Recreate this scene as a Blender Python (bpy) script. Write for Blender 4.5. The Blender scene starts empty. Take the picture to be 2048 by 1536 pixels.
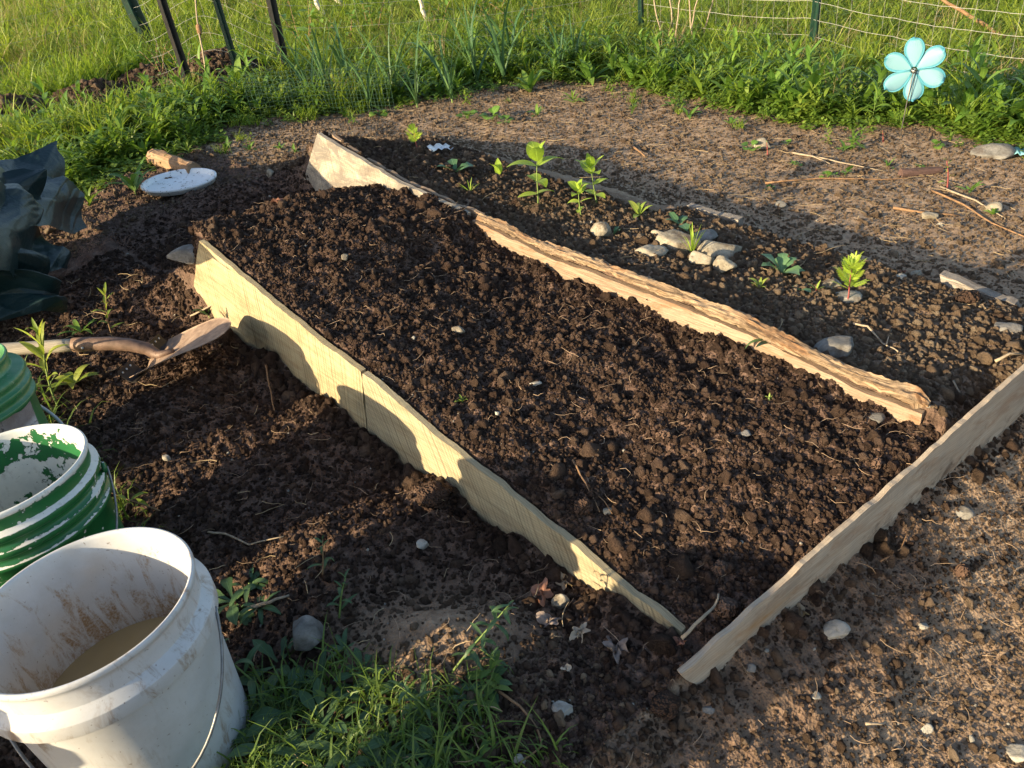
import bpy, math, random
import numpy as np
from mathutils import Vector, Matrix, Euler

random.seed(7)
RS = np.random.RandomState(11)
SC = bpy.context.scene
COL = SC.collection

# ------------------------------------------------------------------ camera, sky, sun, exposure
PITCH, ROLL, CAM_H, FPX = math.radians(31.5), math.radians(-8), 1.13, 1480.0
fw = np.array([0, math.cos(PITCH), -math.sin(PITCH)])
rt0 = np.array([1.0, 0, 0]); up0 = np.cross(rt0, fw)
rt = math.cos(ROLL)*rt0 + math.sin(ROLL)*up0
up = -math.sin(ROLL)*rt0 + math.cos(ROLL)*up0
cam_d = bpy.data.cameras.new('camera'); cam = bpy.data.objects.new('camera', cam_d); COL.objects.link(cam)
M = Matrix(((rt[0], up[0], -fw[0], 0), (rt[1], up[1], -fw[1], 0), (rt[2], up[2], -fw[2], CAM_H), (0, 0, 0, 1)))
cam.matrix_world = M
cam_d.sensor_width = 36.0; cam_d.lens = 36.0*FPX/2048
cam_d.clip_start = 0.02; cam_d.clip_end = 600
SC.camera = cam

SUN_AZ, SUN_EL = math.radians(28.5), math.radians(15.8)      # direction the light travels, from +X towards +Y
world = bpy.data.worlds.new('World'); SC.world = world; world.use_nodes = True
wn = world.node_tree.nodes; wl = world.node_tree.links
bg = wn['Background']; sky = wn.new('ShaderNodeTexSky'); sky.sky_type = 'NISHITA'; sky.sun_disc = False
sky.sun_elevation = SUN_EL
sx, sy = -math.cos(SUN_AZ), -math.sin(SUN_AZ)
sky.sun_rotation = math.atan2(sx, sy)
sky.air_density = 1.0; sky.dust_density = 1.5; sky.altitude = 200
wl.new(sky.outputs[0], bg.inputs[0]); bg.inputs[1].default_value = 0.115
sun_d = bpy.data.lights.new('sun', 'SUN'); sun_d.energy = 5.0; sun_d.angle = math.radians(0.6); sun_d.color = (1.0, 0.80, 0.50)
sun = bpy.data.objects.new('sun', sun_d); COL.objects.link(sun)
ldir = Vector((math.cos(SUN_AZ)*math.cos(SUN_EL), math.sin(SUN_AZ)*math.cos(SUN_EL), -math.sin(SUN_EL)))
sun.rotation_euler = ldir.to_track_quat('-Z', 'Y').to_euler(); sun.location = (-6, -3, 5)
SC.view_settings.view_transform = 'Standard'; SC.view_settings.look = 'None'
SC.view_settings.gamma = 1.0; SC.view_settings.use_curve_mapping = False
SC.view_settings.exposure = 1.45
SC.render.engine = 'CYCLES'

# ------------------------------------------------------------------ noise
def _hash(ix, iy, seed):
    h = (ix.astype(np.int64)*374761393 + iy.astype(np.int64)*668265263 + seed*974634777) & 0xFFFFFFFF
    h = ((h ^ (h >> 13))*1274126177) & 0xFFFFFFFF
    h = ((h ^ (h >> 16))*2246822519) & 0xFFFFFFFF
    return ((h ^ (h >> 15)) & 0xFFFFFF)/float(0xFFFFFF)
def vnoise(x, y, seed=0):
    ix = np.floor(x); iy = np.floor(y); fx = x-ix; fy = y-iy
    fx = fx*fx*fx*(fx*(fx*6-15)+10); fy = fy*fy*fy*(fy*(fy*6-15)+10)
    ix = ix.astype(np.int64); iy = iy.astype(np.int64)
    a = _hash(ix, iy, seed); b = _hash(ix+1, iy, seed); c = _hash(ix, iy+1, seed); d = _hash(ix+1, iy+1, seed)
    return ((a*(1-fx)+b*fx)*(1-fy) + (c*(1-fx)+d*fx)*fy)*2-1
def fbm(x, y, o=4, seed=0, gain=.5):
    s = 0; a = 1.0; t = 0
    for i in range(o):
        s = s + a*vnoise(x*2**i + 17.3*i, y*2**i - 9.1*i, seed+i); t += a; a *= gain
    return s/t
def worley(x, y, seed=0):
    ix = np.floor(x).astype(np.int64); iy = np.floor(y).astype(np.int64); best = np.full(np.shape(x), 9.0)
    for dx in (-1, 0, 1):
        for dy in (-1, 0, 1):
            cx = ix+dx; cy = iy+dy
            px = cx+_hash(cx, cy, seed); py = cy+_hash(cx, cy, seed+77)
            best = np.minimum(best, (px-x)**2+(py-y)**2)
    return np.sqrt(best)
def ss(a, b, x):
    t = np.clip((x-a)/(b-a), 0, 1); return t*t*(3-2*t)

# ------------------------------------------------------------------ terrain: u runs up the bed, v runs across it
O2 = np.array([.25, .88]); EU = np.array([-.655, .755]); EV = np.array([.755, .655])
def toUV(x, y):
    return (x-O2[0])*EU[0]+(y-O2[1])*EU[1], (x-O2[0])*EV[0]+(y-O2[1])*EV[1]
def toXY(u, v):
    return O2[0]+u*EU[0]+v*EV[0], O2[1]+u*EU[1]+v*EV[1]
T = lambda pts: (np.array([p[0] for p in pts], float), np.array([p[1] for p in pts], float))
GL = T([(-.3, .01), (0, .008), (.2, -.004), (.29, .0), (.42, -.008), (.6, .018), (.79, .030), (1.09, .10), (1.3, .10), (1.5, .15), (1.83, .155), (1.98, .195), (2.6, .25)])
BTOP = T([(-.14, .175), (.05, .195), (.3, .249), (.6, .288), (.95, .318), (1.28, .365), (1.65, .428), (2.11, .554)])
BSOIL = T([(-.2, .095), (-.115, .098), (.12, .145), (.32, .160), (.61, .196), (.94, .228), (1.22, .29), (1.32, .372), (1.45, .378), (1.667, .376), (2.0, .33), (2.38, .30), (2.8, .29)])
lin = lambda tb, u: np.interp(u, tb[0], tb[1])
zA = lambda u: .034+.259*u
def uC(v): return -.04-.17*(v+.1)/1.1
def zC(v): return .058+.105*(np.clip(v, -.1, 1.5)+.1)/1.1
def zD(u): return .085+.12*u
def base(u, v):
    s = np.where(u < 0, .05*u, np.where(u < 3, .1*u, .3+.07*(u-3)))
    return s-.02*np.clip(v-1.5, 0, 4)
HEAPS = [(-1.62, 5.5, .22, .30), (-2.3, 5.0, .15, .26), (-2.75, 4.75, .14, .24), (-2.2, 5.7, .10, .24)]
def heapw(x, y): return np.clip(sum(np.exp(-((x-hx)**2+(y-hy)**2)/(hs*1.05)**2) for hx, hy, ha, hs in HEAPS), 0, 1)
def Hsmooth(x, y):
    u, v = toUV(x, y)
    s = base(u, v)
    gfar = np.maximum(.03, .1*(u-.45))
    k = ss(-.08, -.5, v)
    zl = lin(GL, u)*(1-k)+gfar*k
    zl = zl*(1-ss(1.9, 2.7, u))+s*ss(1.9, 2.7, u)
    t = np.clip(v/.72, 0, 1)
    zb = (zA(np.clip(u, -.1, 1.75))-.008+.010*fbm(u*7, u*0+3, 3, 79))*(1-t)+lin(BSOIL, u)*t + .012*np.sin(t*math.pi)
    fade = ss(1.72, 2.35, u); zb = zb*(1-fade)+(s+.045)*fade
    t2 = np.clip((v-.72)/.74, 0, 1)
    zf = (lin(BTOP, u)-.03)*(1-t2)+zD(u)*t2
    f2 = ss(2.0, 2.9, u); zf = zf*(1-f2)+(s+.04)*f2
    rag = .030*fbm(u*8, u*0+2, 3, 71); zl = zl+(rag+.012*np.abs(vnoise(u*26, u*0, 72)))*np.exp(-(v/.06)**2)*ss(-.1, .1, u)
    for u0, a0, w0 in ((.66, .040, .07), (.86, .022, .04), (1.12, .030, .05), (1.36, .040, .06), (.40, .022, .05), (.14, .018, .04)): zl = zl+a0*np.exp(-((u-u0)/w0)**2-((v+.035)/.055)**2)
    zb = zb+(.016*fbm(u*9, u*0+5, 3, 73)+.012*np.abs(vnoise(u*30, u*0, 74)))*np.exp(-((v-.70)/.06)**2)
    wA = .011+.25*ss(1.7, 2.1, u)+.05*ss(-.05, -.2, u); wB = .011+.25*ss(2.2, 2.6, u); wD = .03+.15*ss(.9, 1.3, u)
    z = zl
    z = z+(zb-z)*ss(-wA, wA, v)
    z = z+(zf-z)*ss(.72-wB, .72+wB, v)
    z = z+(s-z)*ss(1.46-wD, 1.46+wD*1.6, v)
    # ground in front of the front plank
    zo = zC(v)-(.068+.088*np.clip((v+.1)/1.1, 0, 1))
    zo = zo+(.016*fbm(v*9, v*0+5, 3, 75)+.014*np.abs(vnoise(v*24, v*0, 76)))*np.exp(-((u-uC(v))/.07)**2)
    zo = zo+.58*np.clip(u-uC(v), -.26, 0)+.04*np.minimum(u-uC(v)+.28, 0)
    wC = .011+.2*ss(1.3, 1.6, v)+.15*ss(-.1, -.3, v)
    kc = ss(wC, -wC, u-uC(v))
    z = z+(zo-z)*kc
    # trench between the middle plank's end and the front plank
    z = z-.07*np.exp(-(((u+.19)/.05)**2+((v-.86)/.14)**2))*(1-kc)
    # mounds
    def g(px, py, a, sx_, sy_=None):
        return a*np.exp(-(((x-px)/sx_)**2+((y-py)/(sy_ or sx_))**2))
    z = z+g(-.19, .94, .06, .15, .09)-g(-.69, .83, .075, .24)-g(-1.0, 1.19, .06, .24)+g(-.98, 1.72, .05, .16, .14)+g(-.42, 1.25, .03, .18, .12)
    z = z+g(-1.02, 3.05, .07, .22, .2)+g(-.62, 2.72, .05, .2)+sum(g(hx, hy, ha, hs) for hx, hy, ha, hs in HEAPS)
    far = ss(4.5, 9, np.hypot(x, y))
    z = z+far*(.10*fbm(x*.35, y*.35, 3, 5))
    return z
# boundary between bare ground and meadow, by azimuth
BND = T([(32, 6.2), (41, 4.5), (52, 4.25), (58, 4.4), (66, 4.25), (72, 4.6), (80, 5.1), (86, 5.15), (94, 4.85), (100, 4.75), (107, 4.6), (112, 4.2), (118, 3.9), (126, 3.75), (135, 3.6), (150, 3.4), (180, 3.2)])
def meadow_w(x, y):
    a = np.degrees(np.arctan2(y, x)); a = np.where(a < -90, a+360, a); r = np.hypot(x, y)
    rb = np.interp(a, BND[0], BND[1])+.42*fbm(x*1.5, y*1.5, 4, 3, .6)
    return ss(-.18, .3, r-rb)
def bdist(x, y):
    a = np.degrees(np.arctan2(y, x)); a = np.where(a < -90, a+360, a); return np.hypot(x, y)-np.interp(a, BND[0], BND[1])
def zones(x, y):
    u, v = toUV(x, y)
    m = meadow_w(x, y)
    n = .16*fbm(x*3, y*3, 3, 21)
    dark = ss(-.16, .02, v+n*.2-.0)*ss(.80, .70, v)                       # bed
    dark = np.maximum(dark, .55*ss(.69, .74, v)*ss(1.62, 1.2, v+n)*ss(3.2, 2.6, u))  # far bed, drier
    left = ss(-1.35, -.95, v+n)*ss(.04, -.04, v)*ss(-.22, .02, u+n*1.3)
    dark = np.maximum(dark, .98*left)
    dark = np.maximum(dark, ss(-.5, -.05, v)*ss(1.3, 1.0, v)*.9*ss(2.95, 2.55, u+n)*ss(1.4, 1.7, u))
    front = ss(-.5, -.3, v+n)*ss(1.9, 1.4, v)*ss(-.36, -.15, u+n*.7-.0)*ss(.05, 0, u-uC(v)+.03)  # darker soil by the front board; its shade is widened in the colour too
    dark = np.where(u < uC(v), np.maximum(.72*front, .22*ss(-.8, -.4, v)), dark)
    lm = np.exp(-(((x+.22)/.19)**2+((y-.95)/.13)**2))  # sunlit patch on the mound, put into the soil colour as a lighter spot
    dark = dark*(1-.75*lm)
    m = m*(1-heapw(x, y)); dark = np.maximum(dark*(1-m), .65*heapw(x, y))
    return dark, m, u, v
def Hf(x, y):
    x = np.asarray(x, float); y = np.asarray(y, float)
    d, m, u, v = zones(x, y)
    z = Hsmooth(x, y)
    near = ss(7.5, 4.5, np.hypot(x, y))
    lump = np.clip(.55-worley(x*14, y*14, 1), 0, 1)*.5+np.clip(.5-worley(x*32, y*32, 2), 0, 1)*.26
    rough = (.020*fbm(x*5, y*5, 3, 8)+.046*lump+.007*fbm(x*45, y*45, 2, 30))
    edge = 1-.8*np.exp(-((v)/.03)**2)
    smooth = .012*fbm(x*4, y*4, 3, 12)+.0032*fbm(x*30, y*30, 3, 14)
    return z+near*(d*rough*edge+(1-d)*smooth)
H1 = lambda x, y: float(Hf(np.array([x]), np.array([y]))[0])
CP = np.array([0, 0, CAM_H])
def ray(px, py):
    d = (px-1024)/FPX*rt-(py-768)/FPX*up+fw
    return d/np.linalg.norm(d)
def at(px, py, dz=0.0):
    """ground point seen at a pixel of the photograph"""
    d = ray(px, py); ts = np.concatenate([np.arange(.5, 6, .004), np.arange(6, 60, .03)])
    P = CP[None]+ts[:, None]*d[None]
    h = Hf(P[:, 0], P[:, 1])+dz
    i = int(np.argmax(P[:, 2] < h))
    if i == 0: i = len(ts)-1
    return Vector((P[i, 0], P[i, 1], float(h[i])))
def on_plane(px, py, p0, n):
    d = ray(px, py); t = ((np.array(p0)-CP) @ np.array(n))/(d @ np.array(n)); return Vector(CP+t*d)
def on_v(px, py, v):
    return on_plane(px, py, [O2[0]+v*EV[0], O2[1]+v*EV[1], 0], [EV[0], EV[1], 0])
def facing(px, py, p):
    """point seen at a pixel in the upright plane through p that faces the camera"""
    n = np.array([p[0], p[1], 0]); n = n/np.linalg.norm(n); return on_plane(px, py, list(p), n)

# ------------------------------------------------------------------ mesh and object helpers
def link(name, me, parent=None, mat=None):
    o = bpy.data.objects.new(name, me); COL.objects.link(o)
    if mat is not None and not me.materials: me.materials.append(mat)
    if parent is not None: o.parent = parent
    return o
def empty(name, loc=(0, 0, 0), rz=0):
    o = bpy.data.objects.new(name, None); COL.objects.link(o); o.location = loc; o.rotation_euler = (0, 0, rz)
    o.empty_display_size = .05
    return o
def tag(o, label, cat, group=None):
    o['label'] = label; o['category'] = cat
    if group: o['group'] = group
    return o
def mesh(name, V, F, mat=None, smooth=True, uv=None):
    me = bpy.data.meshes.new(name)
    me.from_pydata([tuple(map(float, p)) for p in V], [], [tuple(map(int, f)) for f in F])
    if uv is not None:
        l = me.uv_layers.new(name='uv'); idx = np.zeros(len(me.loops), int); me.loops.foreach_get('vertex_index', idx)
        l.data.foreach_set('uv', np.asarray(uv, np.float32)[idx].ravel())
    if smooth: me.polygons.foreach_set('use_smooth', [True]*len(me.polygons))
    if mat is not None: me.materials.append(mat)
    me.update()
    return me
def quads_np(name, V, Q, mat=None, smooth=True):
    me = bpy.data.meshes.new(name); V = np.asarray(V, np.float32); Q = np.asarray(Q, np.int32)
    me.vertices.add(len(V)); me.vertices.foreach_set('co', V.ravel())
    me.loops.add(Q.size); me.loops.foreach_set('vertex_index', Q.ravel())
    me.polygons.add(len(Q)); me.polygons.foreach_set('loop_start', np.arange(len(Q), dtype=np.int32)*Q.shape[1])
    me.polygons.foreach_set('loop_total', np.full(len(Q), Q.shape[1], np.int32))
    if smooth: me.polygons.foreach_set('use_smooth', np.ones(len(Q), bool))
    if mat is not None: me.materials.append(mat)
    me.update(calc_edges=True); return me
class MB:
    """collects tubes, strips and boxes into one mesh"""
    def __init__(s): s.V = []; s.F = []
    def add(s, V, F):
        n = len(s.V); s.V += [tuple(p) for p in V]; s.F += [tuple(i+n for i in f) for f in F]; return s
    def tube(s, pts, r, n=6, cap=True):
        pts = [Vector(p) for p in pts]; k = len(pts); rs = r if hasattr(r, '__len__') else [r]*k
        V = []; F = []; a = None
        for i, p in enumerate(pts):
            t = (pts[min(i+1, k-1)]-pts[max(i-1, 0)])
            t = t.normalized() if t.length > 1e-9 else Vector((0, 0, 1))
            if a is None: a = t.orthogonal().normalized()
            else:
                a = (a-t*a.dot(t)); a = a.normalized() if a.length > 1e-6 else t.orthogonal().normalized()
            b = t.cross(a)
            for j in range(n):
                c = 2*math.pi*j/n; V.append(p+(a*math.cos(c)+b*math.sin(c))*rs[i])
        for i in range(k-1):
            for j in range(n): F.append((i*n+j, i*n+(j+1) % n, (i+1)*n+(j+1) % n, (i+1)*n+j))
        if cap: F.append(tuple(range(n))[::-1]); F.append(tuple((k-1)*n+j for j in range(n)))
        return s.add(V, F)
    def box(s, c, sx, sy, sz, M=None):
        V = [Vector((x*sx/2, y*sy/2, z*sz/2)) for x in (-1, 1) for y in (-1, 1) for z in (-1, 1)]
        V = [(M @ p if M else p)+Vector(c) for p in V]
        return s.add(V, [(0, 1, 3, 2), (4, 6, 7, 5), (0, 4, 5, 1), (2, 3, 7, 6), (0, 2, 6, 4), (1, 5, 7, 3)])
    def mesh(s, name, mat=None, smooth=True): return mesh(name, s.V, s.F, mat, smooth)
def lathe(prof, n=72, loop=False):
    V = []; F = []; k = len(prof)
    for r, z in prof:
        for j in range(n):
            a = 2*math.pi*j/n; V.append((r*math.cos(a), r*math.sin(a), z))
    for i in range(k-1):
        for j in range(n): F.append((i*n+j, i*n+(j+1) % n, (i+1)*n+(j+1) % n, (i+1)*n+j))
    return V, F
_ico = {}
def ico(sub):
    if sub not in _ico:
        import bmesh
        bm = bmesh.new(); bmesh.ops.create_icosphere(bm, subdivisions=sub, radius=1)
        _ico[sub] = (np.array([v.co[:] for v in bm.verts]), np.array([[v.index for v in f.verts] for f in bm.faces])); bm.free()
    V, F = _ico[sub]; return V.copy(), F
def rock_verts(seed, sub=3, cuts=14, soft=.014, dims=(1, 1, 1), bump=.04):
    """a stone: sphere cut by random planes, roughened"""
    r = np.random.RandomState(seed); V, F = ico(sub)
    n = r.normal(size=(cuts, 3)); n /= np.linalg.norm(n, axis=1)[:, None]; d = r.uniform(.46, .92, cuts)
    dots = V @ n.T
    lim = np.where(dots > .05, d[None]/np.maximum(dots, .05), 9)
    R = -soft*np.log(np.exp(-np.minimum(lim, 3)/soft).sum(1)+math.exp(-1.0/soft))
    R = R*(1+bump*fbm(V[:, 0]*3+seed, V[:, 1]*3+V[:, 2]*2.3, 3, seed))
    return V*R[:, None]*np.array(dims), F
def clod_verts(seed, sub=2, amp=.42):
    r = np.random.RandomState(seed); V, F = ico(sub); a = r.uniform(0, 50)
    n = fbm(V[:, 0]*1.7+a, V[:, 1]*1.7+V[:, 2]*1.9, 3, seed)+.6*fbm(V[:, 2]*2.9+a, V[:, 1]*2.9-V[:, 0]*2.1, 2, seed+5)
    return V*(1+amp*n)[:, None]*r.uniform(.7, 1.15, 3), F

# ------------------------------------------------------------------ node helpers
class NT:
    def __init__(s, name):
        s.m = bpy.data.materials.new(name); s.m.use_nodes = True; s.t = s.m.node_tree; s.n = s.t.nodes; s.l = s.t.links
        s.b = s.n['Principled BSDF']; s.out = s.n['Material Output']
    def put(s, sock, val):
        if isinstance(val, bpy.types.NodeSocket): s.l.new(val, sock)
        elif isinstance(val, (tuple, list)) and len(val) == 3 and sock.type == 'RGBA': sock.default_value = (*val, 1)
        else: sock.default_value = val
    def node(s, typ, ins=None, **kw):
        nd = s.n.new(typ)
        for k, v in kw.items(): setattr(nd, k, v)
        for k, v in (ins or {}).items(): s.put(nd.inputs[k], v)
        return nd
    def pos(s): return s.node('ShaderNodeNewGeometry').outputs['Position']
    def obj(s): return s.node('ShaderNodeTexCoord').outputs['Object']
    def uv(s): return s.node('ShaderNodeTexCoord').outputs['UV']
    def rnd(s): return s.node('ShaderNodeObjectInfo').outputs['Random']
    def attr(s, name, typ='GEOMETRY', out='Fac'): return s.node('ShaderNodeAttribute', attribute_name=name, attribute_type=typ).outputs[out]
    def scale(s, vec, xyz): return s.node('ShaderNodeVectorMath', {0: vec, 1: xyz}, operation='MULTIPLY').outputs[0]
    def addv(s, vec, xyz): return s.node('ShaderNodeVectorMath', {0: vec, 1: xyz}, operation='ADD').outputs[0]
    def noise(s, vec, scale, detail=4, rough=.6, dist=0): return s.node('ShaderNodeTexNoise', {'Vector': vec, 'Scale': scale, 'Detail': detail, 'Roughness': rough, 'Distortion': dist}).outputs['Fac']
    def vor(s, vec, scale, feature='F1', out='Distance'): return s.node('ShaderNodeTexVoronoi', {'Vector': vec, 'Scale': scale}, feature=feature).outputs[out]
    def wave(s, vec, scale, dist=1, detail=2, dscale=1, direction='X'): return s.node('ShaderNodeTexWave', {'Vector': vec, 'Scale': scale, 'Distortion': dist, 'Detail': detail, 'Detail Scale': dscale}, bands_direction=direction).outputs['Fac']
    def ramp(s, fac, stops):
        nd = s.node('ShaderNodeValToRGB', {'Fac': fac}); e = nd.color_ramp.elements
        while len(e) < len(stops): e.new(.5)
        for i, (p, c) in enumerate(stops):
            e[i].position = p; e[i].color = (*c, 1) if hasattr(c, '__len__') else (c, c, c, 1)
        return nd.outputs[0]
    def mix(s, f, a, b, mode='MIX'):
        nd = s.node('ShaderNodeMix', data_type='RGBA', blend_type=mode)
        s.put(nd.inputs[0], f); s.put(nd.inputs[6], a); s.put(nd.inputs[7], b); return nd.outputs[2]
    def math(s, op, a, b=0.0, clamp=False): return s.node('ShaderNodeMath', {0: a, 1: b}, operation=op, use_clamp=clamp).outputs[0]
    def mr(s, v, a, b, c=0.0, d=1.0): return s.node('ShaderNodeMapRange', {0: v, 1: a, 2: b, 3: c, 4: d}).outputs[0]
    def sep(s, v): return s.node('ShaderNodeSeparateXYZ', {0: v}).outputs
    def bump(s, h, strength=.5, dist=.01): s.put(s.b.inputs['Normal'], s.node('ShaderNodeBump', {'Height': h, 'Strength': strength, 'Distance': dist}).outputs[0])
    def fin(s, col, rough=.8, spec=.3, **kw):
        s.put(s.b.inputs['Base Color'], col); s.put(s.b.inputs['Roughness'], rough); s.put(s.b.inputs['Specular IOR Level'], spec)
        for k, v in kw.items(): s.put(s.b.inputs[k.replace('_', ' ')], v)
        return s.m

HUM_A, HUM_B, HUM_C = (.038, .0235, .0175), (.096, .060, .045), (.175, .116, .086)
PATH_A, PATH_B, PATH_C = (.15, .10, .063), (.29, .20, .13), (.42, .32, .22)
def soil_colors(t, p, fine=1.0):
    hum = t.ramp(t.noise(p, 28*fine, 6, .65), [(.30, HUM_A), (.5, HUM_B), (.74, HUM_C)])
    pat = t.ramp(t.noise(p, 42*fine, 6, .7), [(.28, PATH_A), (.5, PATH_B), (.72, PATH_C)])
    return hum, pat
def mat_ground():
    t = NT('ground_soil'); p = t.pos()
    hum, pat = soil_colors(t, p)
    pat = t.mix(t.mr(t.noise(p, 2.2, 4), .45, .7, 0, .55), pat, t.mix(.5, pat, (.10, .072, .05)))
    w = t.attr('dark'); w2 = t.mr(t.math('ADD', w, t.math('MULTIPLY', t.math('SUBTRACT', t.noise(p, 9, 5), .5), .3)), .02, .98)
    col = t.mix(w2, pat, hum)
    md = t.ramp(t.noise(p, 14, 5), [(.3, (.02, .02, .008)), (.6, (.05, .04, .02)), (.8, (.12, .10, .055))])
    col = t.mix(t.attr('meadow'), col, md)
    t.bump(t.math('ADD', t.noise(p, 120, 4, .7), t.math('MULTIPLY', t.vor(p, 160), .8)), t.mr(w, 0, 1, .42, .9), .006)
    return t.fin(col, .95, .15)
def mat_crumb():
    t = NT('crumb_soil'); p = t.obj(); r = t.rnd(); ti = t.attr('tint', 'INSTANCER')
    q = t.addv(p, t.node('ShaderNodeCombineXYZ', {0: t.math('MULTIPLY', r, 40), 1: 0.0, 2: 0.0}).outputs[0])
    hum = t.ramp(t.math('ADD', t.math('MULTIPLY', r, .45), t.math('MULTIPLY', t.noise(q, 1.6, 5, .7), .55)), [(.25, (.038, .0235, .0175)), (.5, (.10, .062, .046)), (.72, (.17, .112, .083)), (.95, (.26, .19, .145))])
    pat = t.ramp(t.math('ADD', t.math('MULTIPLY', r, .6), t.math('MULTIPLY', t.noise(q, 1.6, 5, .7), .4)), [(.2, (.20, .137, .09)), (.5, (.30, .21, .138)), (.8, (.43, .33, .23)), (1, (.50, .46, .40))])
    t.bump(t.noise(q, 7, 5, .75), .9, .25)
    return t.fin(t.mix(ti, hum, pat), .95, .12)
def mat_stone(name, a, b, c, dirt=.35, sc=1.0):
    t = NT(name); p = t.obj(); r = t.rnd()
    q = t.addv(p, t.node('ShaderNodeCombineXYZ', {0: t.math('MULTIPLY', r, 30), 1: 0.0, 2: 0.0}).outputs[0])
    col = t.ramp(t.noise(q, 22*sc, 6, .7, .6), [(.28, a), (.5, b), (.75, c)])
    col = t.mix(t.mr(t.noise(q, 70*sc, 3), .62, .72, 0, .5), col, (.05, .04, .03))
    nz = t.sep(t.node('ShaderNodeNewGeometry').outputs['Normal'])[2]
    d = t.mr(t.math('ADD', t.noise(q, 16*sc, 5, .7), 0.0), .52, .66, 0, dirt)
    col = t.mix(d, col, (.06, .038, .024))
    t.bump(t.noise(q, 60*sc, 6, .7), .6, .006)
    return t.fin(col, .85, .25)
def mat_leaf(name, a, b, c=None, trans=.35, rough=.5, vein=True, inst=False, spec=.35):
    t = NT(name); r = t.rnd(); p = t.obj()
    f = t.math('ADD', t.math('MULTIPLY', r, .7), t.math('MULTIPLY', t.noise(p, 9 if not inst else 6, 3), .3))
    col = t.ramp(f, [(.1, a), (.55, b), (.95, c or b)])
    if inst:
        col = t.mix(t.attr('tint', 'INSTANCER'), col, t.mix(.38, col, (.17, .155, .03)))
    elif vein:
        uvx = t.sep(t.uv()); mid = t.mr(t.math('ABSOLUTE', t.math('SUBTRACT', uvx[1], .5)), 0, .06, .45, 0)
        col = t.mix(mid, col, tuple(min(1, x*2.1+.03) for x in b))
    t.fin(col, rough, spec)
    tr = t.node('ShaderNodeBsdfTranslucent', {'Color': t.mix(.4, col, tuple(min(1, x*2.6) for x in (b[0]*1.25, b[1]*1.1, b[2]*.5)))})
    mx = t.node('ShaderNodeMixShader', {0: trans}); t.l.new(t.b.outputs[0], mx.inputs[1]); t.l.new(tr.outputs[0], mx.inputs[2]); t.l.new(mx.outputs[0], t.out.inputs[0])
    return t.m
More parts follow.
